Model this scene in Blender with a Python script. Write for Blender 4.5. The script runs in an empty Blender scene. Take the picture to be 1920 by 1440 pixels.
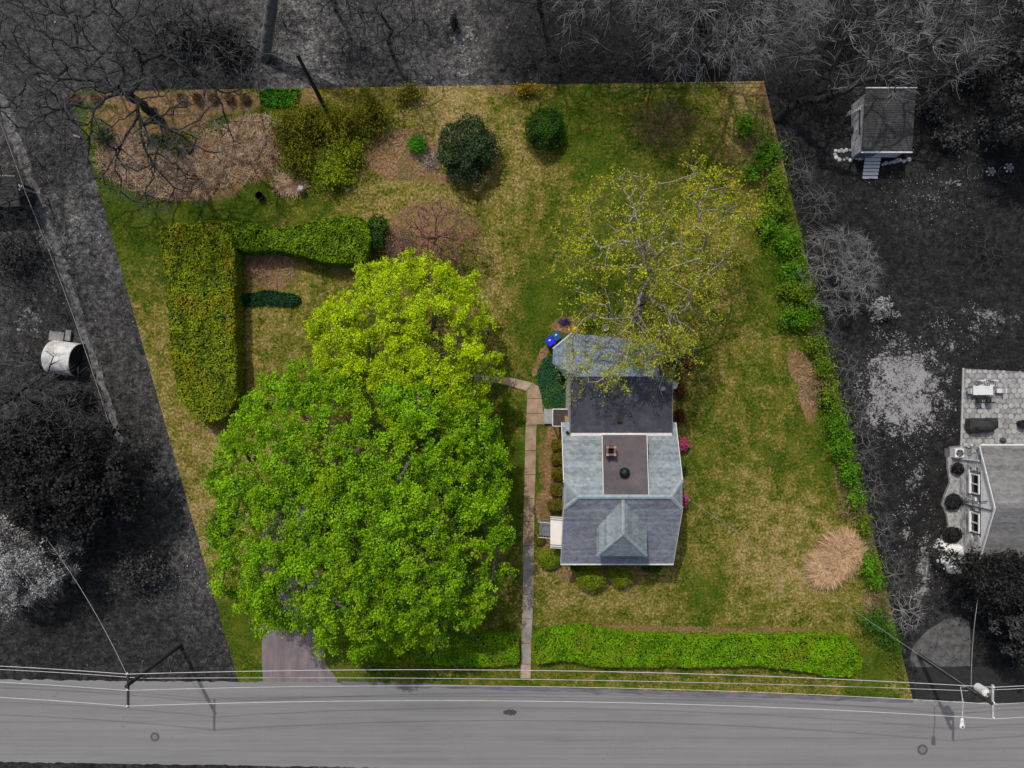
import bpy, math, random
import numpy as np
from mathutils import Vector, noise as mnoise

R = np.random.default_rng(7)
random.seed(7)
H = 68.0                      # camera height above the lawn (m)
S = 20.0                      # photo pixels per metre on the ground
sc = bpy.context.scene
COL = sc.collection

# ------------------------------------------------------------------ camera, sky, sun, exposure
cam_d = bpy.data.cameras.new('camera'); cam = bpy.data.objects.new('camera', cam_d); COL.objects.link(cam)
cam.location = (0, 0, H); cam.rotation_euler = (0, 0, 0)
cam_d.sensor_width = 36; cam_d.lens = 36 * (H * S) / 1920; cam_d.clip_end = 3000
sc.camera = cam
SUN_EL, SUN_H = math.radians(54), Vector((-0.4, 0.917))     # horizontal direction towards the sun
wd = bpy.data.worlds.new('World'); sc.world = wd; wd.use_nodes = True
nt = wd.node_tree; nt.nodes.clear()
sky = nt.nodes.new('ShaderNodeTexSky'); sky.sky_type = 'NISHITA'; sky.sun_disc = False; sky.dust_density = 4.0; sky.ozone_density = 0.3; sky.air_density = 1.0
sky.sun_elevation = SUN_EL; sky.sun_rotation = math.atan2(SUN_H.x, SUN_H.y)
bg = nt.nodes.new('ShaderNodeBackground'); bg.inputs['Strength'].default_value = 0.105
wo = nt.nodes.new('ShaderNodeOutputWorld')
nt.links.new(sky.outputs[0], bg.inputs[0]); nt.links.new(bg.outputs[0], wo.inputs[0])
sl = bpy.data.lights.new('sun', 'SUN'); sl.energy = 2.35; sl.angle = math.radians(0.6); sl.color = (1, 0.95, 0.87)
so = bpy.data.objects.new('sun', sl); COL.objects.link(so); so.location = (-20, 40, 60)
sd = Vector((SUN_H.x * math.cos(SUN_EL), SUN_H.y * math.cos(SUN_EL), math.sin(SUN_EL)))
so.rotation_euler = (-sd).to_track_quat('-Z', 'Y').to_euler()
vs = sc.view_settings; vs.view_transform = 'Standard'; vs.look = 'None'; vs.exposure = -0.05; vs.gamma = 1; vs.use_curve_mapping = False

# ------------------------------------------------------------------ helpers
def W(px, py, z=0.0):
    k = (H - z) / H
    return np.array(((px - 960) / S * k, (720 - py) / S * k, z))
def lin(r, g, b, f=1.0):
    def c(v):
        v /= 255
        return (v / 12.92 if v <= 0.04045 else ((v + 0.055) / 1.055) ** 2.4) * f
    return (c(r), c(g), c(b), 1)
def grey(v, f=1.0): return lin(v, v, v, f)

class N:
    def __init__(s, name):
        s.m = bpy.data.materials.new(name); s.m.use_nodes = True
        s.t = s.m.node_tree; s.t.nodes.clear()
        s.out = s.t.nodes.new('ShaderNodeOutputMaterial')
        s.geo = s.t.nodes.new('ShaderNodeNewGeometry')
    def n(s, typ, **kw):
        nd = s.t.nodes.new(typ)
        for k, v in kw.items(): setattr(nd, k, v)
        return nd
    def l(s, a, b): s.t.links.new(a, b)
    def noise(s, scale, detail=4, rough=0.6, vec=None, scl=None):
        nd = s.n('ShaderNodeTexNoise'); nd.inputs['Scale'].default_value = scale
        nd.inputs['Detail'].default_value = detail; nd.inputs['Roughness'].default_value = rough
        v = vec or s.geo.outputs['Position']
        if scl:
            m = s.n('ShaderNodeVectorMath', operation='MULTIPLY'); m.inputs[1].default_value = scl
            s.l(v, m.inputs[0]); v = m.outputs[0]
        s.l(v, nd.inputs['Vector']); return nd.outputs['Fac']
    def ramp(s, fac, a, b, ca=(0, 0, 0, 1), cb=(1, 1, 1, 1)):
        nd = s.n('ShaderNodeValToRGB'); e = nd.color_ramp.elements
        e[0].position = a; e[1].position = b; e[0].color = ca; e[1].color = cb
        s.l(fac, nd.inputs[0]); return nd.outputs[0]
    def mix(s, fac, a, b, typ='MIX'):
        nd = s.n('ShaderNodeMix', data_type='RGBA', blend_type=typ)
        for v, i in ((fac, 0), (a, 6), (b, 7)):
            if isinstance(v, (int, float)): nd.inputs[i].default_value = v
            elif isinstance(v, tuple): nd.inputs[i].default_value = v
            else: s.l(v, nd.inputs[i])
        return nd.outputs[2]
    def math(s, op, a, b=0.0, c=None):
        nd = s.n('ShaderNodeMath', operation=op)
        for v, i in ((a, 0), (b, 1), (c, 2)):
            if v is None: continue
            if isinstance(v, (int, float)): nd.inputs[i].default_value = v
            else: s.l(v, nd.inputs[i])
        return nd.outputs[0]
    def attr(s, name):
        nd = s.n('ShaderNodeAttribute'); nd.attribute_name = name; return nd
    def bsdf(s, col, rough=0.85, bump=None, bstr=0.3, bdist=0.05, metallic=0, spec=0.3):
        p = s.n('ShaderNodeBsdfPrincipled')
        if isinstance(col, tuple): p.inputs['Base Color'].default_value = col
        else: s.l(col, p.inputs['Base Color'])
        p.inputs['Roughness'].default_value = rough; p.inputs['Metallic'].default_value = metallic
        p.inputs['Specular IOR Level'].default_value = spec
        if bump is not None:
            b = s.n('ShaderNodeBump'); b.inputs['Strength'].default_value = bstr; b.inputs['Distance'].default_value = bdist
            s.l(bump, b.inputs['Height']); s.l(b.outputs[0], p.inputs['Normal'])
        s.l(p.outputs[0], s.out.inputs[0]); return p

MATS = {}
def mat(name, c1, c2=None, scale=3.0, rough=0.85, bump=0.3, bscale=30, metallic=0, lo=0.35, hi=0.65, scl=None, spec=0.3):
    if name in MATS: return MATS[name]
    m = N(name)
    if c2 is None: c2 = tuple(v * 0.75 for v in c1[:3]) + (1,)
    f = m.noise(scale, 5, 0.65, scl=scl)
    col = m.ramp(f, lo, hi, c2, c1)
    m.bsdf(col, rough, m.noise(bscale, 3) if bump else None, bump, 0.02, metallic, spec)
    MATS[name] = m.m; return m.m
def leafmat(name, dark, light, trans=0.3, patch=None, pscale=0.5):
    if name in MATS: return MATS[name]
    m = N(name)
    a = m.attr('tint')
    col = m.mix(a.outputs['Fac'], dark, light)
    if patch is not None: col = m.mix(m.ramp(m.noise(pscale, 4), 0.5, 0.68), col, patch)
    p = m.bsdf(col, 0.6, spec=0.15)
    if trans:
        t = m.n('ShaderNodeBsdfTranslucent'); m.l(col, t.inputs[0])
        x = m.n('ShaderNodeMixShader'); x.inputs[0].default_value = trans
        m.l(p.outputs[0], x.inputs[1]); m.l(t.outputs[0], x.inputs[2]); m.l(x.outputs[0], m.out.inputs[0])
    MATS[name] = m.m; return m.m

ORG = {}
def tag(o, label=None, cat=None, group=None, kind=None):
    if label: o['label'] = label
    if cat: o['category'] = cat
    if group: o['group'] = group
    if kind: o['kind'] = kind
    return o
def thing(name, label, cat, base, group=None):
    o = bpy.data.objects.new(name, None); COL.objects.link(o); o.empty_display_size = 0.2
    o.location = base; ORG[o] = np.array(base, float)
    return tag(o, label, cat, group)
def mk(name, V, F, material, parent=None, base=None, attrs=None, smooth=False):
    """one mesh object from world-space vertices; F = (n,k) int array or list of lists"""
    V = np.asarray(V, float).reshape(-1, 3)
    org = ORG[parent] if parent else (np.array(base, float) if base is not None else np.zeros(3))
    V = V - org
    me = bpy.data.meshes.new(name)
    if isinstance(F, np.ndarray):
        n, k = F.shape
        me.vertices.add(len(V)); me.vertices.foreach_set('co', V.astype(np.float32).ravel())
        me.loops.add(n * k); me.loops.foreach_set('vertex_index', F.astype(np.int32).ravel())
        me.polygons.add(n); me.polygons.foreach_set('loop_start', np.arange(0, n * k, k, dtype=np.int32))
        me.update(calc_edges=True)
    else:
        me.from_pydata([tuple(v) for v in V], [], F); me.update()
    if attrs:
        for an, av in attrs.items():
            a = me.attributes.new(an, 'FLOAT', 'POINT'); a.data.foreach_set('value', np.asarray(av, np.float32))
    if smooth: me.polygons.foreach_set('use_smooth', np.ones(len(me.polygons), bool))
    if material: me.materials.append(material)
    o = bpy.data.objects.new(name, me); COL.objects.link(o)
    if parent: o.parent = parent
    else: o.location = org
    ORG[o] = org
    return o
class MB:
    """collects solids"""
    def __init__(s): s.V = []; s.F = []
    def add(s, V, F):
        b = len(s.V); s.V += [tuple(v) for v in V]; s.F += [[i + b for i in f] for f in F]; return s
    def box(s, c, d, rz=0.0, bev=0.0):
        x, y, z = d[0] / 2, d[1] / 2, d[2] / 2; ca, sa = math.cos(rz), math.sin(rz)
        V = []
        def put(a, b, zz): V.append((c[0] + a * ca - b * sa, c[1] + a * sa + b * ca, c[2] + zz))
        if bev:
            e = bev
            for zz, i in ((-z, 0), (z - e, 0), (z, e)):
                for a, b in ((-x + i, -y + i), (x - i, -y + i), (x - i, y - i), (-x + i, y - i)): put(a, b, zz)
            F = [[3, 2, 1, 0], [8, 9, 10, 11]]
            for L in (0, 4):
                for i in range(4): F.append([L + i, L + (i + 1) % 4, L + 4 + (i + 1) % 4, L + 4 + i])
        else:
            for zz in (-z, z):
                for a, b in ((-x, -y), (x, -y), (x, y), (-x, y)): put(a, b, zz)
            F = [[3, 2, 1, 0], [4, 5, 6, 7]] + [[i, (i + 1) % 4, 4 + (i + 1) % 4, 4 + i] for i in range(4)]
        return s.add(V, F)
    def prism(s, pts, z0, z1):
        n = len(pts); V = [(p[0], p[1], z0) for p in pts] + [(p[0], p[1], z1) for p in pts]
        a = sum(pts[i][0] * pts[(i + 1) % n][1] - pts[(i + 1) % n][0] * pts[i][1] for i in range(n))
        F = [list(range(n))[::-1], list(range(n, 2 * n))] + [[i, (i + 1) % n, n + (i + 1) % n, n + i] for i in range(n)]
        if a < 0: F = [f[::-1] for f in F]
        return s.add(V, F)
    def slab(s, poly, th):
        """planar 3d polygon thickened downwards"""
        n = len(poly); V = [tuple(p) for p in poly] + [(p[0], p[1], p[2] - th) for p in poly]
        a = sum(poly[i][0] * poly[(i + 1) % n][1] - poly[(i + 1) % n][0] * poly[i][1] for i in range(n))
        F = [list(range(n)), list(range(n, 2 * n))[::-1]] + [[n + i, n + (i + 1) % n, (i + 1) % n, i] for i in range(n)]
        if a < 0: F = [f[::-1] for f in F]
        return s.add(V, F)
    def tube(s, pts, r, k=8, r1=None, cap=True):
        pts = [Vector(p) for p in pts]; n = len(pts); V = []; F = []
        r1 = r if r1 is None else r1
        for i, p in enumerate(pts):
            d = (pts[min(i + 1, n - 1)] - pts[max(i - 1, 0)]).normalized()
            u = d.cross(Vector((0, 0, 1)) if abs(d.z) < 0.9 else Vector((1, 0, 0))).normalized(); v = d.cross(u)
            rr = r + (r1 - r) * i / max(n - 1, 1)
            for j in range(k):
                a = 2 * math.pi * j / k; V.append(p + (u * math.cos(a) + v * math.sin(a)) * rr)
        for i in range(n - 1):
            for j in range(k):
                F.append([i * k + j, i * k + (j + 1) % k, (i + 1) * k + (j + 1) % k, (i + 1) * k + j])
        if cap: F += [list(range(k))[::-1], list(range((n - 1) * k, n * k))]
        return s.add(V, F)
    def lathe(s, c, prof, k=16):
        V = []; F = []
        for r, z in prof:
            for j in range(k):
                a = 2 * math.pi * j / k; V.append((c[0] + r * math.cos(a), c[1] + r * math.sin(a), c[2] + z))
        n = len(prof)
        for i in range(n - 1):
            for j in range(k): F.append([i * k + j, i * k + (j + 1) % k, (i + 1) * k + (j + 1) % k, (i + 1) * k + j])
        F += [list(range(k))[::-1], list(range((n - 1) * k, n * k))]
        return s.add(V, F)
    def build(s, name, m, parent=None, base=None, smooth=False):
        return mk(name, s.V, s.F, m, parent, base, smooth=smooth)

def norm(a): return a / np.maximum(np.linalg.norm(a, axis=1, keepdims=True), 1e-9)
def leaf_quads(P, Nb, size, asp=0.6, spread=0.9):
    n = len(P); nn = norm(Nb + R.normal(0, spread, (n, 3)))
    t = norm(np.cross(nn, R.normal(0, 1, (n, 3)))); b = np.cross(nn, t)
    sz = (size * R.uniform(0.6, 1.35, n))[:, None]
    V = np.stack([P - t * sz, P + b * sz * asp, P + t * sz, P - b * sz * asp], 1)
    return V.reshape(-1, 3), np.arange(4 * n).reshape(n, 4)
def leaf_obj(name, P, Nb, size, material, parent, tint=None, asp=0.6, spread=0.9):
    V, F = leaf_quads(P, Nb, size, asp, spread)
    if tint is None: tint = R.random(len(P))
    return mk(name, V, F, material, parent, attrs={'tint': np.repeat(np.clip(tint, 0, 1), 4)})
def seg_mesh(p0, p1, r0, r1, k=4):
    d = norm(p1 - p0); up = np.where(np.abs(d[:, 2:3]) < 0.9, np.array([[0, 0, 1.0]]), np.array([[1.0, 0, 0]]))
    u = norm(np.cross(d, up)); v = np.cross(d, u); n = len(p0)
    A = np.arange(k) * 2 * math.pi / k
    ring = u[:, None, :] * np.cos(A)[None, :, None] + v[:, None, :] * np.sin(A)[None, :, None]
    V = np.concatenate([p0[:, None] + ring * r0[:, None, None], p1[:, None] + ring * r1[:, None, None]], 1).reshape(-1, 3)
    b = (np.arange(n) * 2 * k)[:, None]
    F = np.concatenate([np.stack([b[:, 0] + j, b[:, 0] + (j + 1) % k, b[:, 0] + k + (j + 1) % k, b[:, 0] + k + j], 1) for j in range(k)])
    return V, F

def clip_right(P):
    """keep points on the lot side of the right boundary"""
    return P[:, 0] < 23.6 + 0.242 * (28.4 - P[:, 1]) - 0.25 + R.normal(0, 0.1, len(P))

# ------------------------------------------------------------------ skeleton growth for limbs and twigs
def grow(att, base, trunk_top, step=0.6, wob=0.12, bend=0.5):
    """connects attractor points to a trunk; returns nodes, parents, leaf-count weights, tip ids"""
    cap = 60000
    Nd = np.zeros((cap, 3)); par = np.full(cap, -1); dirs = np.zeros((cap, 3)); cost = np.zeros(cap); n = 0
    base = np.array(base, float); trunk_top = np.array(trunk_top, float)
    m = max(3, int(np.linalg.norm(trunk_top - base) / step))
    for i in range(m + 1):
        Nd[n] = base + (trunk_top - base) * i / m + (R.normal(0, wob * 0.3, 3) if 0 < i < m else 0)
        par[n] = n - 1; dirs[n] = (trunk_top - base) / np.linalg.norm(trunk_top - base); cost[n] = 0; n += 1
    first = max(1, m - 3)
    order = np.argsort(np.linalg.norm(att - trunk_top, axis=1) * R.uniform(0.75, 1.15, len(att)))
    tips = []
    for ai in order:
        a = att[ai]; c = Nd[first:n]
        dv = a - c; d = np.linalg.norm(dv, axis=1)
        al = (dv * dirs[first:n]).sum(1) / np.maximum(d, 1e-6)
        j = first + int(np.argmin(d * (1.35 - 0.35 * al) + 0.12 * cost[first:n]))
        p = Nd[j].copy(); L = np.linalg.norm(a - p)
        if L < 0.15: continue
        k = max(1, int(L / step)); c1 = p + dirs[j] * L * bend * 0.6 + R.normal(0, 0.05 * L, 3)
        prev = j
        for i in range(1, k + 1):
            t = i / k
            q = (1 - t) ** 2 * p + 2 * t * (1 - t) * c1 + t * t * a + (R.normal(0, wob, 3) * (0.5 if i < k else 0))
            if n >= cap: break
            Nd[n] = q; par[n] = prev; dd = q - Nd[prev]; dirs[n] = dd / max(np.linalg.norm(dd), 1e-6)
            cost[n] = cost[prev] + np.linalg.norm(dd); prev = n; n += 1
        tips.append(prev)
    w = np.zeros(n); w[tips] = 1
    for i in range(n - 1, 0, -1): w[par[i]] += w[i]
    return Nd[:n], par[:n], np.maximum(w, 1), np.array(tips), dirs[:n]
def skeleton_parts(root, Nd, par, w, tips, dirs, r_trunk, r_tip, m_bark, m_twig=None, twigs=4, twig_len=0.8, twig_r=0.012, expo=0.45, names=('trunk', 'branches', 'twigs'), twig_up=0.15):
    n = len(Nd); i = np.arange(1, n); tot = w[0]
    r = r_tip + (r_trunk - r_tip) * ((w - 1) / max(tot - 1, 1)) ** expo
    trunk = w > 0.6 * tot
    p = par[1:]
    for nm, sel in ((names[0], trunk[1:]), (names[1], ~trunk[1:])):
        ii = i[sel]; pp = p[sel]
        if len(ii) == 0: continue
        k = 8 if nm == names[0] else 4
        rp = r[pp] if nm == names[0] else np.minimum(r[pp], r[ii] * 1.5)
        V, F = seg_mesh(Nd[pp], Nd[ii] + (Nd[ii] - Nd[pp]) * 0.08, rp, r[ii], k)
        mk(nm, V, F, m_bark, root, smooth=True)
    if twigs:
        src = np.repeat(tips, twigs)
        d = norm(dirs[src] * 0.8 + R.normal(0, 0.6, (len(src), 3)) + np.array([0, 0, twig_up]))
        L = twig_len * R.uniform(0.4, 1.3, len(src))
        a = Nd[src]; mid = a + d * L[:, None] * 0.5
        e = mid + norm(d + R.normal(0, 0.35, d.shape)) * L[:, None] * 0.5
        p0 = np.concatenate([a, mid]); p1 = np.concatenate([mid, e])
        r0 = np.full(len(p0), twig_r); r1 = np.concatenate([np.full(len(a), twig_r), np.full(len(a), twig_r * 0.6)])
        V, F = seg_mesh(p0, p1, r0, r1, 3)
        mk(names[2], V, F, m_twig or m_bark, root)['kind'] = 'stuff'
        return e, d
    return Nd[tips], dirs[tips]

class Outline:
    """star-shaped crown outline traced in pixels at height z"""
    def __init__(s, pts, z, c=None):
        P = np.array([W(x, y, z)[:2] for x, y in pts]); s.P = P
        s.c = P.mean(0) if c is None else np.array(c)
        d = P - s.c; s.th = np.arctan2(d[:, 1], d[:, 0]); s.r = np.hypot(d[:, 0], d[:, 1])
        o = np.argsort(s.th); s.th = s.th[o]; s.r = s.r[o]
        s.th = np.concatenate([s.th - 2 * math.pi, s.th, s.th + 2 * math.pi]); s.r = np.tile(s.r, 3)
    def rad(s, th): return np.interp(th, s.th, s.r)
    def sample(s, n, power=0.5):
        th = R.uniform(-math.pi, math.pi, n * 4)
        rr = s.rad(th); keep = R.random(n * 4) < (rr / rr.max()) ** 2
        th = th[keep][:n]; t = R.random(len(th)) ** power
        rr = s.rad(th) * t
        return np.stack([s.c[0] + rr * np.cos(th), s.c[1] + rr * np.sin(th)], 1), t

M_BARK = mat('bark', lin(120, 112, 104), lin(70, 62, 56), 6, 0.9, 0.6, 40)
M_BARK_DARK = mat('bark_dark', grey(62), grey(30), 6, 0.95, 0.6, 40)
M_BARK_GREY = mat('bark_grey', grey(135), grey(85), 5, 0.9, 0.6, 40)
M_TWIG_PALE = mat('twig_pale', grey(175), grey(120), 2, 0.9, 0)
M_TWIG_GREY = mat('twig_grey', grey(128), grey(82), 2, 0.9, 0)
M_TWIG_BROWN = mat('twig_brown', lin(130, 112, 98), lin(92, 80, 70), 2, 0.9, 0)
M_STEM = mat('shrub_stem', lin(70, 60, 42), lin(38, 34, 22), 4, 0.95, 0)
M_STEM_GREY = mat('shrub_stem_grey', grey(52), grey(28), 4, 0.95, 0)

def leafy_tree(name, label, cat, outline, zrim, ztop, base_px, nbig, big_r, nsmall, small_r, per, leaf, m_leaf, m_bark, r_trunk, group=None, under=0.3, gap=0.12, rag=0.5, spread=0.8):
    """crown of billows carrying many small leaf clumps, open between the clumps"""
    ol = Outline(outline, zrim); b = W(*base_px)
    root = thing(name, label, cat, b, group)
    xy, t = ol.sample(nbig, 0.6)
    zs = zrim + (ztop - zrim) * (1 - np.minimum(t, 1) ** 2.4) ** 0.65
    br = R.uniform(*big_r, len(xy)); dirc = xy - ol.c; rr0 = np.maximum(np.hypot(dirc[:, 0], dirc[:, 1]), .1)
    lim = np.maximum(ol.rad(np.arctan2(dirc[:, 1], dirc[:, 0])) - br * .85, .1)
    B = np.column_stack([ol.c + dirc * np.minimum(1, lim / rr0)[:, None], zs - br * .8 + R.normal(0, .3, len(xy))])
    k = R.integers(0, len(B), nsmall)
    d = norm(R.normal(0, 1, (nsmall, 3)) + np.array([0, 0, .55])); dep = np.where(R.random(nsmall) < under, R.uniform(.2, .75, nsmall), R.uniform(.85, 1.08, nsmall))
    C = B[k] + d * (br[k] * dep)[:, None] * np.array([1, 1, .8])
    # fill between billows along the whole outline
    m2 = nsmall // 3; xy2, t2 = ol.sample(m2, .52); z2 = zrim + (ztop - zrim) * (1 - np.minimum(t2, 1) ** 2.4) ** .65 - R.uniform(.3, 2.6, len(xy2))
    C = np.concatenate([C, np.column_stack([xy2, z2])])
    C[:, :2] += (C[:, :2] - ol.c) / np.maximum(np.hypot(C[:, 0] - ol.c[0], C[:, 1] - ol.c[1]), 1)[:, None] * R.normal(0, rag, (len(C), 1)) * (np.hypot(C[:, 0] - ol.c[0], C[:, 1] - ol.c[1]) > .75 * ol.r.mean())[:, None]
    nz = np.array([mnoise.noise(Vector((c[0] * .55, c[1] * .55, c[2] * .55))) for c in C])
    C = C[nz > -0.5 + gap * 1.6]; nz = nz[nz > -0.5 + gap * 1.6]
    rad = R.uniform(*small_r, len(C)); cnt = (per * (rad / rad.mean()) ** 1.7).astype(int); idx = np.repeat(np.arange(len(C)), cnt)
    d = norm(R.normal(0, 1, (len(idx), 3)) + np.array([0, 0, .3]))
    P = C[idx] + d * (rad[idx] * R.uniform(.1, 1, len(idx)) ** .5 * (1 + .3 * np.abs(R.normal(0, 1, len(idx)))))[:, None] * np.array([1, 1, .65])
    tint = .5 + .22 * R.normal(0, 1, len(idx)) + (.2 * R.normal(0, 1, len(C)) + .5 * nz)[idx]
    leaf_obj('crown', P, d * .5 + np.array([0, 0, .7]), leaf, m_leaf, root, tint, .7, spread)
    att = C[R.random(len(C)) < min(1, 420 / len(C))] - np.array([0, 0, .3])
    sk = grow(att, b, (b[0] * .6 + ol.c[0] * .4, b[1] * .6 + ol.c[1] * .4, zrim * .55), .9)
    skeleton_parts(root, *sk, r_trunk, .025, m_bark, twigs=5, twig_len=1.2, twig_r=.014)
    return root

def bare_tree(name, label, cat, outline, zrim, ztop, base_px, nat, m_bark, m_twig, r_trunk, trunk_z, r_tip=0.025, twigs=4, twig_len=1.0, twig_r=0.014, group=None, lowfill=0.35, buds=None, parts=('trunk', 'branches', 'twigs'), wob=0.12, expo=0.58, lean=0.3, budgap=-9):
    ol = Outline(outline, zrim); b = W(*base_px)
    root = thing(name, label, cat, b, group)
    xy, t = ol.sample(nat, 0.6)
    zs = zrim + (ztop - zrim) * (1 - np.minimum(t, 1) ** 2.2) ** 0.6
    z = zs - R.random(len(xy)) ** 1.5 * lowfill * (zs - trunk_z)
    tt = (b[0] * (1 - lean) + ol.c[0] * lean, b[1] * (1 - lean) + ol.c[1] * lean, trunk_z)
    sk = grow(np.column_stack([xy, z]), b, tt, 0.55, wob)
    e, d = skeleton_parts(root, *sk, r_trunk, r_tip, m_bark, m_twig, twigs, twig_len, twig_r, expo=expo, names=parts)
    if buds:
        nb, size, mm, frac, nm = buds
        keep = (R.random(len(e)) < frac) & (np.array([mnoise.noise(Vector(q * .45)) for q in e]) > budgap)
        P = np.repeat(e[keep], nb, 0); dd = np.repeat(d[keep], nb, 0)
        P = P + R.normal(0, 0.13, P.shape) - dd * R.uniform(0, 1.0, (len(P), 1))
        leaf_obj(nm, P, np.array([[0, 0, 0.8]]), size, mm, root, asp=0.55, spread=0.8)
    return root

def shrub(name, label, cat, px, py, rx, ry, h, n, leaf, m_leaf, group=None, clip=False, lump=0.18, box=0.0, stems=True, airy=0.0, m_stem=None, spread=0.7, upr=0.0):
    """rounded shrub; px, py = middle of the crown as seen, rx, ry in photo pixels"""
    zc = h * 0.55; c = W(px, py, zc); rx, ry = rx / S * (H - zc) / H, ry / S * (H - zc) / H
    base = np.array((c[0], c[1], 0)); root = thing(name, label, cat, base, group)
    if m_stem is None: m_stem = M_STEM
    d = norm(R.normal(0, 1, (n, 3)))
    d[:, 2] = np.where(d[:, 2] < -0.35, -d[:, 2], d[:, 2])
    if box:
        q = np.abs(d).max(1, keepdims=True); d = d * (1 - box) + (d / q) * box * 0.85
    off = R.uniform(0, 100, 3)
    nz = np.array([mnoise.noise(Vector(v * 2.2 + off)) for v in d]) if n < 9000 else np.zeros(n)
    rad = (1 + lump * 2.2 * nz) * (R.uniform(0.35 if airy else 0.78, 1.03, n))
    if airy: rad *= 1 + airy * 0.3 * R.normal(0, 1, n)
    P = np.column_stack([d[:, 0] * rx, d[:, 1] * ry, d[:, 2] * h * 0.5]) * rad[:, None] + np.array((c[0], c[1], h * 0.5))
    P[:, 2] = np.maximum(P[:, 2], 0.04)
    keep = clip_right(P) if clip else np.ones(n, bool)
    leaf_obj('foliage', P[keep], d[keep] + np.array([0, 0, 0.3 + upr]), leaf, m_leaf, root, 0.5 + 0.28 * R.normal(0, 1, keep.sum()) + 0.5 * nz[keep], 0.6, spread)
    if stems:
        m = max(8, min(60, int(n / 60))); dd = norm(R.normal(0, 1, (m, 3))); dd[:, 2] = np.abs(dd[:, 2]) + 0.3
        tips = np.column_stack([c[0] + dd[:, 0] * rx * 0.8, c[1] + dd[:, 1] * ry * 0.8, np.clip(dd[:, 2], 0.2, 0.95) * h * 0.9])
        if clip: tips = tips[clip_right(tips)]
        if len(tips):
            b0 = np.tile(base, (len(tips), 1)) + R.normal(0, 0.06, (len(tips), 3)) * np.array([1, 1, 0]); md = (b0 + tips) / 2 + R.normal(0, 0.08, tips.shape)
            md[:, 2] += 0.1 * h
            V, F = seg_mesh(np.concatenate([b0, md]), np.concatenate([md, tips]), np.full(2 * len(tips), 0.035), np.full(2 * len(tips), 0.018), 4)
            mk('stems', V, F, m_stem, root)
    return root

def twig_shrub(name, label, cat, px, py, rx, ry, h, n, m_t, group=None, r=0.018, buds=None, clip=0):
    zc = h * 0.7; c = W(px, py, zc); rx, ry = rx / S * (H - zc) / H, ry / S * (H - zc) / H
    base = np.array((c[0], c[1], 0)); root = thing(name, label, cat, base, group)
    a = R.uniform(0, 2 * math.pi, n); t = R.random(n) ** 0.6
    att = np.column_stack([c[0] + rx * t * np.cos(a), c[1] + ry * t * np.sin(a), h * (1 - 0.6 * t ** 2) * R.uniform(0.6, 1.05, n)])
    if clip: att = att[clip_right(att) if clip > 0 else ~clip_right(att)]
    if len(att) < 3: att = np.array([[c[0], c[1], h], [c[0] + .3, c[1], h * .8], [c[0], c[1] + .3, h * .8]])
    sk = grow(att, base, base + np.array([0, 0, min(0.35, h * 0.2)]), 0.35, 0.06)
    e, d = skeleton_parts(root, *sk, 0.07, r, m_t, m_t, 4, 0.6, r * 0.7, names=('stem', 'branches', 'twigs'))
    if buds:
        nb, size, mm, frac, nm = buds
        keep = R.random(len(e)) < frac; P = np.repeat(e[keep], nb, 0); P = P + R.normal(0, 0.12, P.shape)
        leaf_obj(nm, P, np.array([[0, 0, 0.8]]), size, mm, root)
    return root

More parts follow.
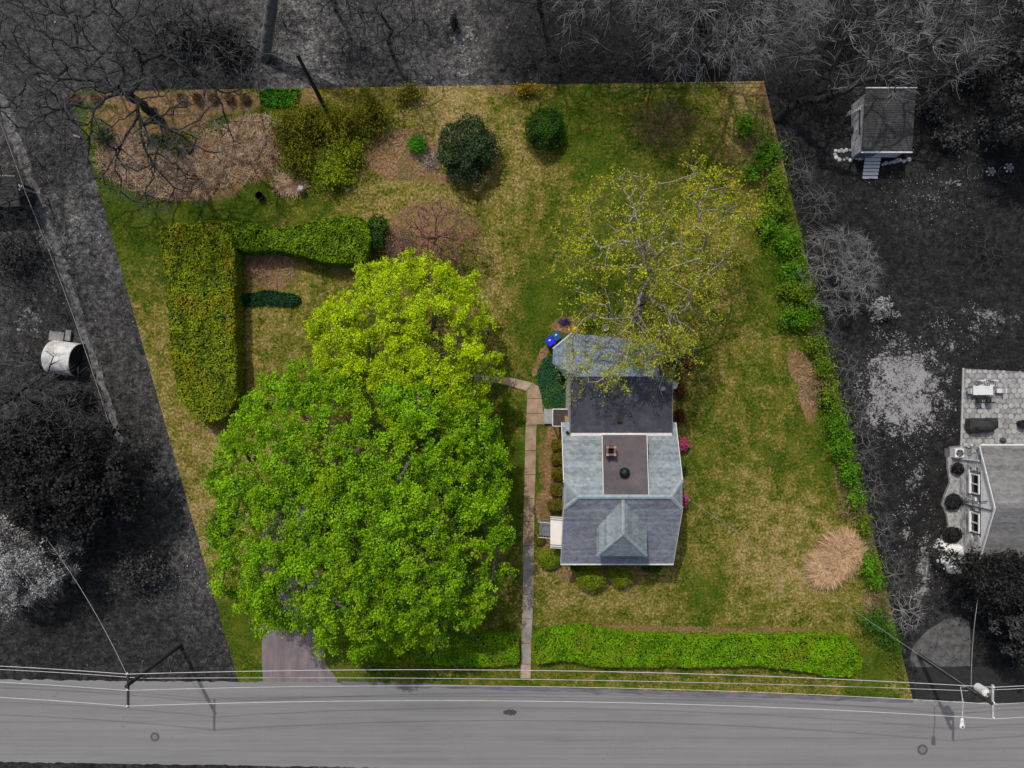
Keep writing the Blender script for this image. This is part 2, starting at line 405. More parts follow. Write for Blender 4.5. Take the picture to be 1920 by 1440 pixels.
def hedge(name, label, pts, h, m_leaf, dens, leaf=0.085, lump=0.12, m_core=None, group=None):
    """clipped hedge with its top outline traced in photo pixels at height h"""
    P2 = np.array([W(x, y, h)[:2] for x, y in pts]); n = len(P2)
    # resample outline and roughen
    seg = np.roll(P2, -1, 0) - P2; Ls = np.hypot(seg[:, 0], seg[:, 1])
    O = np.concatenate([P2[i] + seg[i] * np.linspace(0, 1, max(2, int(Ls[i] / 0.35)), endpoint=False)[:, None] for i in range(n)])
    for _ in range(3): O = (np.roll(O, 1, 0) + O * 2 + np.roll(O, -1, 0)) / 4
    area = 0.5 * np.sum(O[:, 0] * np.roll(O[:, 1], -1) - np.roll(O[:, 0], -1) * O[:, 1])
    if area < 0: O = O[::-1]; area = -area
    tg = np.roll(O, -1, 0) - np.roll(O, 1, 0); tg /= np.hypot(tg[:, 0], tg[:, 1])[:, None]
    nr = np.column_stack([tg[:, 1], -tg[:, 0]])
    lumpv = np.array([mnoise.noise(Vector((o[0] * 0.6, o[1] * 0.6, 3.1))) for o in O]) * lump * 1.6
    O = O + nr * lumpv[:, None]
    base = np.array((O[:, 0].mean(), O[:, 1].mean(), 0)); 
    root = thing(name, label, 'hedge', base, group)
    # top leaves
    lo, hi = O.min(0), O.max(0); m = int(np.prod(hi - lo) * dens)
    Q = R.uniform(lo, hi, (m, 2)); ins = np.zeros(m, bool)
    x1, y1 = O[:, 0], O[:, 1]; x2, y2 = np.roll(x1, -1), np.roll(y1, -1)
    for a, b, c, d in zip(x1, y1, x2, y2):
        cr = ((b > Q[:, 1]) != (d > Q[:, 1])); xx = (c - a) * (Q[:, 1] - b) / (d - b + 1e-12) + a; ins ^= cr & (Q[:, 0] < xx)
    Q = Q[ins]
    D = np.full(len(Q), 9.0)
    for o in O[::2]: D = np.minimum(D, np.hypot(Q[:, 0] - o[0], Q[:, 1] - o[1]))
    lz = np.array([mnoise.noise(Vector((q[0] * 1.1, q[1] * 1.1, 7.7))) + 0.6 * mnoise.noise(Vector((q[0] * 3.1, q[1] * 3.1, 2.2))) for q in Q])
    Z = h + lump * lz - 0.35 * np.exp(-D / 0.22) + R.uniform(-0.16, 0.05, len(Q))
    Pt = np.column_stack([Q, Z]); Nt = np.tile([0, 0, 1.0], (len(Q), 1))
    # sides
    per = Ls.sum(); ms = int(per * h * dens * 0.8); j = R.integers(0, len(O), ms); zz = R.uniform(0.05, 1, ms) * h * 0.97
    Ps = np.column_stack([O[j] + tg[j] * R.uniform(-0.2, 0.2, (ms, 1)) - nr[j] * R.uniform(-0.03, 0.15, (ms, 1)), zz])
    Ns = np.column_stack([nr[j], np.full(ms, 0.25)])
    A = np.concatenate([Pt, Ps]); B = np.concatenate([Nt, Ns])
    tint = np.concatenate([0.5 + 0.5 * lz, np.full(ms, 0.45)]) + 0.25 * R.normal(0, 1, len(A))
    leaf_obj('foliage', A, B, leaf, m_leaf, root, tint, 0.65, 0.55)
    mb = MB(); Oc = O - nr * 0.22; mb.prism([tuple(p) for p in Oc], 0.0, h - 0.3)
    mb.build('inner_branches', m_core or M_STEM, root)
    return root

def wire(name, label, pts, sag, r, m, group=None, n=28):
    """cable hanging between real points"""
    P = []
    for a, b, s in zip(pts[:-1], pts[1:], sag):
        a = np.array(a); b = np.array(b)
        for i in range(n): t = i / n; q = a + (b - a) * t; q[2] -= s * 4 * t * (1 - t); P.append(q)
    P.append(np.array(pts[-1]))
    P = np.array(P)
    mb = MB(); mb.tube(P, r, 5)
    o = mb.build(name, m, base=P[0]); return tag(o, label, 'cable', group)

# ------------------------------------------------------------------ the ground
def kern(P, ctrl, sig, basew=1e-4, basev=0.5):
    """smooth blend of control values given in photo pixels (ground level)"""
    num = np.full(len(P), basew * basev); den = np.full(len(P), basew)
    for c in ctrl:
        x, y, v = c[:3]; s = (c[3] if len(c) > 3 else sig) / S
        w = W(x, y); k = np.exp(-((P[:, 0] - w[0]) ** 2 + (P[:, 1] - w[1]) ** 2) / (2 * s * s)); num += k * v; den += k
    return num / den
def blob(P, lst, soft=0.45):
    """max of soft ellipses (px, py, rx, ry, strength, angle)"""
    o = np.zeros(len(P))
    for x, y, rx, ry, st, *an in lst:
        w = W(x, y); a = math.radians(an[0]) if an else 0
        dx, dy = (P[:, 0] - w[0]) * S, -(P[:, 1] - w[1]) * S
        u = (dx * math.cos(a) + dy * math.sin(a)) / rx; v = (-dx * math.sin(a) + dy * math.cos(a)) / ry
        o = np.maximum(o, st * np.clip((1.2 - np.sqrt(u * u + v * v)) / soft, 0, 1))
    return o
def sheet(c00, c10, c11, c01, nx, ny, z):
    u, v = np.meshgrid(np.linspace(0, 1, nx + 1), np.linspace(0, 1, ny + 1)); u = u.ravel()[:, None]; v = v.ravel()[:, None]
    P = (1 - u) * (1 - v) * np.array(c00[:2]) + u * (1 - v) * np.array(c10[:2]) + u * v * np.array(c11[:2]) + (1 - u) * v * np.array(c01[:2])
    i = np.arange(nx)[None, :] + np.arange(ny)[:, None] * (nx + 1); i = i.ravel()
    return np.column_stack([P, np.full(len(P), z)]), np.stack([i, i + 1, i + nx + 2, i + nx + 1], 1)

TONE = [(60, 60, 62), (200, 60, 66), (330, 80, 40), (420, 110, 34), (440, 40, 70), (560, 60, 88), (600, 130, 80), (700, 40, 62), (720, 110, 58), (860, 90, 86), (880, 40, 80),  # yard greys; on the right, shade of unseen tall trees is painted in
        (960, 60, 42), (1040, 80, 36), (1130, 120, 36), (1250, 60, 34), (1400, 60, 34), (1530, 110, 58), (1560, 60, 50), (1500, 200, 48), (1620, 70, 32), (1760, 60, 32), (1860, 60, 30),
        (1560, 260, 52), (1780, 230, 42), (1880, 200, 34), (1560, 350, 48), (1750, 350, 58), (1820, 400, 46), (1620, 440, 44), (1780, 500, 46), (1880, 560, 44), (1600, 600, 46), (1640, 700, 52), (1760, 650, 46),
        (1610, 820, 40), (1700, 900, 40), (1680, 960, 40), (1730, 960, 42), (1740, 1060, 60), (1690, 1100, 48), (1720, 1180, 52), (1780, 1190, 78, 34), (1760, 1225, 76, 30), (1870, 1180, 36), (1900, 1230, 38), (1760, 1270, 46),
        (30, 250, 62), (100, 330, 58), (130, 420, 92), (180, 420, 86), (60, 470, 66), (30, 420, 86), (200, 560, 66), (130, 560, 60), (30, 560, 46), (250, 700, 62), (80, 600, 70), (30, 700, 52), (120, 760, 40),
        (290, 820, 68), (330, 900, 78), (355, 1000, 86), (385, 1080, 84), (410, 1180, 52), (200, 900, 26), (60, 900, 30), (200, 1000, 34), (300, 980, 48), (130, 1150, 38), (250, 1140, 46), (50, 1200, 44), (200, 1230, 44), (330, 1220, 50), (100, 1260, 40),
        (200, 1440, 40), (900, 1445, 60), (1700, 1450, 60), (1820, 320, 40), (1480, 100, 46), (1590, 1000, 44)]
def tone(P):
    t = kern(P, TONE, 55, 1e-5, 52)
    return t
LOT = [W(133, 172), W(1432, 152), W(1714, 1322), W(451, 1292)]
LPOS = np.array([-0.66, 0.75, 0, 0])
# coarse world sheet
m = N('far_ground'); f = m.noise(0.3, 8, 0.7)
m.bsdf(m.ramp(f, 0.3, 0.7, grey(34), grey(72)), 0.95)
V, F = sheet((-1500, -1500), (1500, -1500), (1500, 1500), (-1500, 1500), 4, 4, -0.06)
tag(mk('ground', V, F, m.m), kind='structure')
# grey neighbouring yards
m = N('neighbouring_yard')
a = m.attr('tone').outputs['Fac']; pt = m.attr('petal').outputs['Fac']
n1 = m.noise(1.1, 8, 0.72); n2 = m.noise(6.5, 4, 0.7); n3 = m.noise(0.22, 4, 0.6)
n5 = m.noise(2.6, 5, 0.75)
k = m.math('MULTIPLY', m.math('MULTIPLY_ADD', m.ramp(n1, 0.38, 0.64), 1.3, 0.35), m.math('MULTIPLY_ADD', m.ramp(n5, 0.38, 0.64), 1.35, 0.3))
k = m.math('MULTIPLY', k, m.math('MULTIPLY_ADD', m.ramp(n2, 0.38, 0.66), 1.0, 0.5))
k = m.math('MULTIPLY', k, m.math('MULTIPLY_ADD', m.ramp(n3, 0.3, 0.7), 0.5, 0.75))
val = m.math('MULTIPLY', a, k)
# fallen petals: pale flecks
fl = m.ramp(m.math('ADD', m.math('ADD', m.math('MULTIPLY', m.noise(4.2, 6, 0.8), 0.7), m.math('MULTIPLY', m.noise(0.7, 4, 0.7), 0.6)), m.math('MULTIPLY', pt, 0.19)), 0.76, 0.84)
fl = m.math('MULTIPLY', fl, m.math('GREATER_THAN', pt, 0.02))
val = m.mix(fl, val, grey(150))
m.bsdf(val, 0.95, n2, 0.6, 0.08)
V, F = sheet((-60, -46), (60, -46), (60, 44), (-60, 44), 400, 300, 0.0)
tn = tone(V); tl = np.array([((t / 255 + 0.055) / 1.055) ** 2.4 for t in tn]) * np.interp(V[:, 0] + 0.12 * V[:, 1], [-30, -18, 8, 26], [1.15, 1.5, 0.95, 0.74])  # tone dims further to the right, deepening the painted shade
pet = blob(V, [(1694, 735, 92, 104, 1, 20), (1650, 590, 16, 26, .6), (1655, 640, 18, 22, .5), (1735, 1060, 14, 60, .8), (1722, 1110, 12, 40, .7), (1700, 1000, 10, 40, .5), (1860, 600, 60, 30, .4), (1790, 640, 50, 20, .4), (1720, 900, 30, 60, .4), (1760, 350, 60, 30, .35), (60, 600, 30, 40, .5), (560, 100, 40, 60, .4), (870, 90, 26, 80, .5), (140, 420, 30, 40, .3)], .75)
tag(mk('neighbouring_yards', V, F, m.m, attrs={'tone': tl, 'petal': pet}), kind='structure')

# grey litter and tussocks standing on the yards
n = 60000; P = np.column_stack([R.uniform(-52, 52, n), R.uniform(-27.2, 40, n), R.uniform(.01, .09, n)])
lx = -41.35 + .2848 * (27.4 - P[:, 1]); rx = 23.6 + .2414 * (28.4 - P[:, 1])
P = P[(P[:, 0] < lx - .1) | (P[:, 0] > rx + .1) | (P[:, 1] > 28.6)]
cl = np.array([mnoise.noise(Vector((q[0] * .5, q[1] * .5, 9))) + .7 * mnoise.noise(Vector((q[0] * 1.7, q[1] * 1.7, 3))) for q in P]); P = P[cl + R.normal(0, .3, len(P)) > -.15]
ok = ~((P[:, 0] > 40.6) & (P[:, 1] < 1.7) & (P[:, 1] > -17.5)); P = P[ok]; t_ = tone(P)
fl_ = ((t_ / 255 + .055) / 1.055) ** 2.4 * np.interp(P[:, 0] + .12 * P[:, 1], [-20, 8, 26], [1.3, 1.0, .7]) * np.exp(R.normal(.15, .65, len(P)))  # litter takes on the same painted shade
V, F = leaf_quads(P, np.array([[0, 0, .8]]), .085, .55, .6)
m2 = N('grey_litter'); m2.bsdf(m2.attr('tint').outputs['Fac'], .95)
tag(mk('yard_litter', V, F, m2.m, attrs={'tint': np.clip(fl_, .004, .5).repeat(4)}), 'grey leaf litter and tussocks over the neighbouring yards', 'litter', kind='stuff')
DRY = [(230, 430, .18), (215, 360, .05), (260, 520, .35), (280, 600, .5), (300, 660, .6), (330, 800, .6), (370, 870, .55), (400, 960, .75), (380, 800, .65), (400, 830, .8), (430, 1150, .12), (450, 1230, .3), (430, 1090, .6), (455, 1180, .0, 25),
       (560, 385, .25), (420, 395, .12), (330, 385, .1), (700, 375, .65), (620, 380, .4), (950, 300, .65), (1000, 400, .6), (960, 200, .5), (850, 185, .8), (800, 170, .8), (760, 200, .5), (1100, 230, .2), (1150, 180, .4), (1400, 180, .85, 40), (1330, 170, .4), (1250, 260, .35),
       (980, 500, .4), (940, 560, .85, 25), (945, 480, .8, 25), (930, 640, .6), (1000, 440, .35), (1050, 440, .3), (520, 620, .62), (480, 650, .6), (560, 660, .4), (600, 520, .55), (500, 500, .5), (1000, 600, .1), (1040, 560, .1),
       (1400, 600, .5), (1440, 540, .15), (1430, 800, .4), (1350, 720, .5), (1330, 800, .4), (1400, 720, .4), (1450, 950, .72), (1500, 1000, .6), (1480, 880, .35), (1530, 860, .25), (1380, 930, .5), (1350, 1150, .5), (1320, 1120, .05, 26), (1430, 1140, .3, 25),
       (1080, 1130, .7), (1150, 1140, .62), (1230, 1130, .5), (1450, 1100, .75), (1500, 1160, .6), (1550, 1170, .55), (1100, 1165, .3), (1620, 1160, .5), (1650, 1240, .05, 30), (1690, 1280, .5, 22), (1300, 1290, .45), (1100, 1270, .4), (1500, 1290, .5), (960, 900, .2), (955, 760, .3), (1020, 900, .15, 20), (1030, 870, .2, 20),
       (960, 1150, .45), (930, 1200, .3), (800, 1265, .35), (700, 1265, .25), (1100, 500, .15), (1150, 430, .3), (1300, 620, .35), (1350, 520, .55), (1360, 640, .4), (640, 600, .4), (700, 900, .3), (550, 1000, .3), (1200, 1120, .6), (1290, 1010, .5), (1300, 880, .35), (1560, 1230, .3)]
MULCH = [(330, 330, 130, 45, 1, 8), (420, 300, 110, 50, 1), (470, 270, 55, 60, .9), (250, 290, 70, 50, .9, 20), (200, 240, 45, 40, .8), (300, 220, 110, 40, .7), (280, 185, 150, 14, .85), (400, 190, 100, 28, .75), (580, 185, 22, 22, .8),
         (755, 290, 75, 50, 1), (830, 335, 70, 12, .7), (505, 505, 60, 38, 1, 8), (470, 480, 40, 20, .9), (660, 505, 60, 14, .6), (800, 430, 90, 60, .55),
         (1500, 690, 22, 40, .85, -20), (1515, 750, 18, 45, .85, -10), (1575, 900, 15, 50, .5, -10), (1420, 280, 25, 30, .6), (1440, 200, 15, 50, .8, -15), (1560, 1050, 48, 45, .6), (1640, 1130, 25, 40, .6), (1620, 940, 12, 30, .6), (1370, 290, 35, 20, .45),
         (1300, 1180, 310, 8, .6, 1), (850, 1192, 120, 8, .5), (1016, 670, 9, 25, .9, 20), (1008, 690, 9, 18, .9, 25), (1015, 860, 7, 60, .6), (1040, 870, 22, 100, .9), (1020, 950, 18, 40, .8), (1035, 1010, 25, 40, .9), (1045, 1050, 20, 22, .8), (1130, 1075, 95, 26, .7), (1290, 690, 20, 40, .5), (1280, 780, 14, 40, .35), (1285, 900, 8, 60, .5), (1070, 610, 40, 16, .8), (1210, 640, 90, 30, .6), (1240, 230, 70, 40, .4), (385, 805, 45, 10, .5), (990, 700, 20, 16, .4), (960, 165, 60, 14, .6), (900, 250, 20, 20, .4), (1120, 160, 200, 10, .35), (270, 1050, 1, 1, 0), (660, 820, 120, 100, .5), (440, 600, 8, 160, .7)]
m = N('lawn_grass')
dry = m.attr('dry').outputs['Fac']; mul = m.attr('mulch').outputs['Fac']
n1 = m.noise(0.9, 8, 0.75); n2 = m.noise(4.2, 5, 0.72); n3 = m.noise(0.16, 4, 0.6); n4 = m.noise(13, 3, 0.7)
n6 = m.noise(0.42, 6, 0.7)
s1 = m.math('MULTIPLY_ADD', m.math('SUBTRACT', n1, 0.5), 2.2, m.math('MULTIPLY_ADD', m.math('SUBTRACT', dry, 0.45), 1.3, 0.35))
s1 = m.math('MULTIPLY_ADD', m.math('SUBTRACT', n6, 0.5), 1.1, s1)
s1 = m.math('MULTIPLY_ADD', m.math('SUBTRACT', n2, 0.5), 2.3, s1)
gr = m.mix(m.ramp(n2, 0.35, 0.65), lin(32, 58, 6), lin(84, 110, 18))
gr = m.mix(m.ramp(n6, 0.4, 0.62), gr, lin(88, 104, 24))
tan = m.mix(m.ramp(n2, 0.35, 0.65), lin(140, 118, 72), lin(192, 168, 116))
mid = m.mix(m.ramp(n4, 0.35, 0.65), lin(88, 92, 26), lin(142, 132, 56))
col = m.mix(m.ramp(s1, 0.15, 0.45), gr, mid)
col = m.mix(m.ramp(s1, 0.5, 0.9), col, tan)
soil = m.mix(m.ramp(n2, 0.36, 0.64), lin(84, 60, 40), lin(196, 154, 116))
soil = m.mix(m.ramp(n1, 0.42, 0.66), soil, lin(126, 108, 70))
soil = m.mix(m.math('MULTIPLY', m.ramp(n6, 0.5, 0.62), 0.6), soil, lin(96, 98, 44))
mm = m.math('MULTIPLY_ADD', m.math('SUBTRACT', n1, 0.5), 1.6, mul); mm = m.math('MULTIPLY_ADD', m.math('SUBTRACT', n4, 0.5), 0.8, mm)
col = m.mix(m.ramp(mm, 0.4, 0.62), col, soil)
dk = m.math('MULTIPLY_ADD', m.math('SUBTRACT', n4, 0.5), 1.9, 0.9)
col = m.mix(1.0, col, dk, 'MULTIPLY')
m.bsdf(col, 0.95, m.math('ADD', n2, n4), 0.7, 0.09, spec=0.15)
M_LAWN = m.m
V, F = sheet(LOT[3], LOT[2], LOT[1], LOT[0], 320, 270, 0.006)
dr, mu = kern(V, DRY, 42, 1e-5, .4), blob(V, MULCH)
lawn = tag(mk('lawn', V, F, M_LAWN, attrs={'dry': dr, 'mulch': mu}), kind='structure')
# standing grass tufts on the lawn
n = 80000; u, v = R.random((2, n)); A = [np.array(p[:2]) for p in LOT]
P = (1 - u)[:, None] * ((1 - v)[:, None] * A[3] + v[:, None] * A[0]) + u[:, None] * ((1 - v)[:, None] * A[2] + v[:, None] * A[1])
md = blob(P, MULCH); dd = kern(P, DRY, 42, 1e-5, .4)
ok = (md < 0.45) & (P[:, 1] > -27.5) & ~((P[:, 0] > 0.7) & (P[:, 0] < 2.4) & (P[:, 1] < 0.6)) & ~((P[:, 0] < -15.9) & (P[:, 0] > -23.7) & (P[:, 1] < -20))
P = P[ok]; dd = dd[ok]; n = len(P); hgt = R.uniform(0.02, 0.08, n); hgt *= 1.2 - 0.5 * dd
Vs = []
for b in range(3):
    a = R.uniform(0, 2 * math.pi, n); w = R.uniform(0.02, 0.05, n); lx = R.normal(0, 0.08, (n, 2))
    bx = np.column_stack([np.cos(a) * w, np.sin(a) * w])
    Vs.append(np.stack([np.column_stack([P - bx, np.full(n, 0.004)]), np.column_stack([P + bx, np.full(n, 0.004)]), np.column_stack([P + lx, hgt])], 1))
V = np.concatenate(Vs).reshape(-1, 3); F = np.arange(len(V)).reshape(-1, 3)
tag(mk('grass', V, F, M_LAWN, attrs={'dry': np.tile(np.repeat(dd, 3), 3), 'mulch': np.zeros(len(V))}), 'short patchy spring grass growing over the lawn', 'grass', kind='stuff')

# ------------------------------------------------------------------ road, driveways
def interp_edge(pts, x): return np.interp(x, [p[0] for p in pts], [p[1] for p in pts])
top = [(-6000, 1272), (0, 1273), (240, 1277), (640, 1279), (1000, 1290), (1400, 1302), (1712, 1313), (1920, 1319), (7000, 1330)]
bot = [(-6000, 1425), (0, 1428), (300, 1433), (640, 1438), (1000, 1447), (1920, 1470), (7000, 1490)]
xs = np.concatenate([[-6000, -2000, -600], np.arange(-200, 2101, 7), [2600, 4000, 7000]])
V = []
for x in xs:
    j = R.normal(0, 1.1); yt, yb = interp_edge(top, x) + j, interp_edge(bot, x) + R.normal(0, 0.7)
    for t in (0, .33, .66, 1): V.append(W(x, yt + (yb - yt) * t) + np.array([0, 0, 0.014 + 0.05 * math.sin(math.pi * t)]))
F = np.array([[4 * i + j + 1, 4 * i + j + 5, 4 * i + j + 4, 4 * i + j] for i in range(len(xs) - 1) for j in range(3)])
m = N('asphalt_road')
st = m.noise(1.0, 5, 0.6, scl=(0.05, 1.1, 1)); fn = m.noise(26, 3, 0.7); bl = m.noise(0.25, 4, 0.55); st2 = m.noise(1.0, 3, 0.5, scl=(0.03, 4.0, 1))
col = m.mix(m.ramp(st, 0.3, 0.7), grey(112), grey(136)); col = m.mix(m.math('MULTIPLY', m.ramp(bl, 0.35, 0.7), 0.7), col, grey(131))
col = m.mix(m.math('MULTIPLY', m.ramp(st2, 0.54, 0.68), 0.4), col, grey(100)); sp_ = m.noise(1.7, 5, 0.7); col = m.mix(m.math('MULTIPLY', m.ramp(sp_, 0.62, 0.72), 0.4), col, grey(92))
col = m.mix(m.math('MULTIPLY', m.ramp(fn, 0.35, 0.75), 0.35), col, grey(150))
vor = m.n('ShaderNodeTexVoronoi', feature='DISTANCE_TO_EDGE'); vor.inputs['Scale'].default_value = 0.09
dist = m.n('ShaderNodeVectorMath', operation='ADD'); nn = m.n('ShaderNodeTexNoise'); nn.inputs['Scale'].default_value = 0.6; nn.inputs['Detail'].default_value = 6
m.l(m.geo.outputs['Position'], nn.inputs['Vector']); m.l(m.geo.outputs['Position'], dist.inputs[0]); m.l(nn.outputs['Color'], dist.inputs[1]); m.l(dist.outputs[0], vor.inputs['Vector'])
crk = m.math('MULTIPLY', m.math('LESS_THAN', vor.outputs['Distance'], 0.0012), m.ramp(bl, 0.45, 0.6)); col = m.mix(m.math('MULTIPLY', crk, 0.3), col, grey(78))
m.bsdf(col, 0.9, fn, 0.35, 0.02, spec=0.2)
M_ROAD = m.m
tag(mk('road', V, F, M_ROAD), kind='structure')
# a purplish worn strip of the road shoulder in front of the lot
M_SHOULDER = mat('shoulder_asphalt', lin(122, 116, 128), lin(92, 88, 100), 2.5, 0.9, 0.3, 30, scl=(0.2, 1, 1))
V = []; xs2 = np.arange(640, 1713, 16)
for i, x in enumerate(xs2):
    y = interp_edge(top, x)
    V += [W(x, y - 2) + np.array([0, 0, 0.019]), W(x, y + 5.5 + R.normal(0, 1.0)) + np.array([0, 0, 0.022 + 0.012])]
F = np.array([[2 * i + 1, 2 * i + 3, 2 * i + 2, 2 * i] for i in range(len(xs2) - 1)])
tag(mk('road_shoulder', V, F, M_SHOULDER), kind='structure')
m = N('driveway_asphalt')
st = m.noise(1.0, 5, 0.65, scl=(1.7, 0.22, 1)); fn = m.noise(20, 3, 0.7); b2 = m.noise(0.8, 5, 0.7)
col = m.mix(m.ramp(st, 0.35, 0.65), lin(98, 88, 92), lin(142, 130, 132)); col = m.mix(m.ramp(b2, 0.4, 0.7), col, lin(106, 97, 103)); col = m.mix(m.math('MULTIPLY', m.ramp(fn, 0.3, 0.8), 0.4), col, lin(150, 140, 140))
m.bsdf(col, 0.9, fn, 0.4, 0.02)
dpts = [(493, 1276), (491, 1230), (491, 1180), (488, 1080), (492, 985), (500, 935), (530, 925), (570, 930), (594, 945), (598, 1000), (597, 1080), (598, 1180), (603, 1220), (613, 1250), (632, 1272), (632, 1281), (493, 1281)]
o = mk('driveway', [W(x, y) + np.array([0, 0, 0.010]) for x, y in dpts], [list(range(len(dpts)))[::-1]], m.m); tag(o, kind='structure')
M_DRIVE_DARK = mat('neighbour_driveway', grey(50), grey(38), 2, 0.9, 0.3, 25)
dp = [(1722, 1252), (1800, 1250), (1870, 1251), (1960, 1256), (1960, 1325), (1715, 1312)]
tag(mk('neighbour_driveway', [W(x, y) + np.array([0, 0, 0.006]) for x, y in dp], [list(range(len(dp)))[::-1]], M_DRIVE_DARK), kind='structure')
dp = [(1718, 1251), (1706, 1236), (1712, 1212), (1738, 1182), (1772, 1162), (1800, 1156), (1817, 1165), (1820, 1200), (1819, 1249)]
nl = mk('sunlit_lawn_patch', [W(x, y) + np.array([0, 0, 0.004]) for x, y in dp], [list(range(len(dp)))[::-1]], mat('painted_sunlit_turf', grey(104), grey(70), 1.6, .95, .6, 14)); tag(nl, kind='structure')  # lawn lit between shadows; the light is painted as a paler turf shape
M_KERBLINE = mat('pale_edging', grey(140), grey(95), 6, 0.9, 0.3)
gp = [(-60, 60), (-30, 140), (0, 215), (40, 320), (80, 430), (120, 540), (160, 660), (200, 770), (222, 840)]
V = []
gq = np.array(gp, float); tt = np.linspace(0, len(gp) - 1, 70); gp = list(zip(np.interp(tt, range(len(gq)), gq[:, 0]), np.interp(tt, range(len(gq)), gq[:, 1])))
for i, (x, y) in enumerate(gp): V += [W(x + 2 + R.normal(0, 2), y) + np.array([0, 0, 0.005]), W(x + 24 - 12 * i / 69 + R.normal(0, 2), y - 4) + np.array([0, 0, 0.005])]
m = mat('gravel_strip', grey(128), grey(62), 1.8, 0.95, 0.6, 15)
tag(mk('gravel_path', V, np.array([[2 * i, 2 * i + 2, 2 * i + 3, 2 * i + 1] for i in range(len(gp) - 1)]), m), kind='structure')
# manholes, oil patch
M_IRON = mat('cast_iron', grey(126), grey(108), 8, 0.8, 0.6, 40)
M_IRON_D = mat('sealant_ring', grey(92), grey(80), 4, 0.9, 0.3)
for px, py, rr, lab in ((291, 1381, .42, 'round manhole cover with dark ring in the road near the left pole'), (1729, 1405, .5, 'round manhole cover with wide dark ring below the right utility pole')):
    c = W(px, py) + np.array([0, 0, 0.06]); t = thing('manhole_cover', lab, 'manhole', c, 'manholes in the road')
    MB().lathe(c, [(rr, -0.03), (rr, 0.004), (rr * .62, 0.006)], 28).build('ring', M_IRON_D, t)
    MB().lathe(c, [(rr * .6, -0.02), (rr * .6, 0.012), (rr * .5, 0.016), (rr * .05, 0.016)], 24).build('lid', M_IRON, t)
c = W(956, 1335) + np.array([0, 0, .062]); mb = MB(); pts = []
for i in range(26): a = i * 2 * math.pi / 26; pts.append((c[0] + 0.62 * math.cos(a) * R.uniform(.75, 1.15), c[1] + .3 * math.sin(a) * R.uniform(.7, 1.2)))
mb.prism(pts, c[2] - 0.03, c[2] + .008)
tag(mb.build('asphalt_patch', mat('fresh_tar', grey(58), grey(84), 5, .85, .4), base=c), 'small ragged dark tar patch in the middle of the road', 'road patch')

# ------------------------------------------------------------------ concrete walk, slab by slab
M_CONC_TAN = mat('concrete_tan', lin(176, 152, 128), lin(140, 118, 98), 1.2, 0.9, 0.3, 30)
M_CONC_GREY = mat('concrete_grey', lin(164, 156, 150), lin(130, 122, 118), 1.0, 0.9, 0.3, 30)
M_CONC_PINK = mat('concrete_pink', lin(188, 164, 150), lin(150, 126, 116), 1.2, 0.9, 0.3, 30)
wroot = bpy.data.objects.new('garden_walk', None); COL.objects.link(wroot); wroot.location = W(992, 900); ORG[wroot] = W(992, 900)
tag(wroot, kind='structure')
WL = [(1272, 976, 995), (1245, 976.5, 995.5), (1206, 977, 996), (1160, 979, 998.5), (1114, 980, 1000), (1069, 981, 1000.5), (1023, 980, 1001), (978, 981, 1002), (935, 982, 1002.5), (890, 983.5, 1004), (845, 984, 1005), (797, 985.5, 1006)]
def slab(poly, mt, z=0.05):
    mb = MB(); P = [W(x, y)[:2] for x, y in poly]; c = np.mean(P, 0); P = [c + (p - c) * (1 - 0.03 / max(np.linalg.norm(p - c), .1)) for p in P]
    dz = R.uniform(-.012, .012); mb.prism([tuple(p) for p in P], -0.05, z + dz); mb.build('slab', mt, wroot)
for i in range(len(WL) - 1):
    (y0, a0, b0), (y1, a1, b1) = WL[i], WL[i + 1]
    slab([(a0, y0), (b0, y0), (b1, y1), (a1, y1)], M_CONC_PINK if i < 1 else M_CONC_GREY if i < 6 else M_CONC_TAN)
slab([(985.5, 797), (1006, 797), (1007, 796), (1021, 796), (1020, 775), (987, 775)], M_CONC_TAN)
slab([(987, 775), (1020, 775), (1018, 767), (1016, 747), (988, 747)], M_CONC_TAN)
slab([(988, 747), (1016, 747), (1010, 724), (1000, 718), (988, 733)], M_CONC_TAN)
slab([(988, 733), (1000, 718), (968, 710), (964, 726)], M_CONC_PINK)
slab([(964, 726), (968, 710), (934, 704), (930, 718)], M_CONC_PINK)
slab([(930, 718), (934, 704), (890, 700), (888, 714)], M_CONC_GREY)

# ------------------------------------------------------------------ shingled roof slopes
def shingle_mat(name, a, b, c, sc_=1.0):
    m = N(name)
    br = m.noise(3.3, 3, 0.6); big = m.noise(0.35, 5, 0.65); st = m.noise(1.0, 4, 0.65, scl=(1.6, 3.0, 1.0)); tb = m.n('ShaderNodeTexVoronoi'); tb.inputs['Scale'].default_value = 1.0
    sv = m.n('ShaderNodeVectorMath', operation='MULTIPLY'); sv.inputs[1].default_value = (3.6, 5.2, 0.0); m.l(m.geo.outputs['Position'], sv.inputs[0]); m.l(sv.outputs[0], tb.inputs['Vector'])
    col = m.mix(m.ramp(big, 0.3, 0.72), a, b); col = m.mix(m.math('MULTIPLY', m.ramp(st, 0.5, 0.75), 0.3), col, c)
    sep = m.n('ShaderNodeSeparateColor'); m.l(tb.outputs['Color'], sep.inputs[0])
    k = m.math('ADD', m.math('MULTIPLY_ADD', sep.outputs[0], 0.4, 0.62), m.math('MULTIPLY', m.attr('tint').outputs['Fac'], 0.32)); col = m.mix(1.0, col, k, 'MULTIPLY')
    m.bsdf(col, 0.85, br, 0.3, 0.02); return m.m
def clip_poly(poly, axis, off, keep_greater):
    out = []; n = len(poly)
    for i in range(n):
        a, b = poly[i], poly[(i + 1) % n]; da, db = a @ axis - off, b @ axis - off
        if not keep_greater: da, db = -da, -db
        if da >= 0: out.append(a)
        if (da >= 0) != (db >= 0): out.append(a + (b - a) * da / (da - db))
    return out
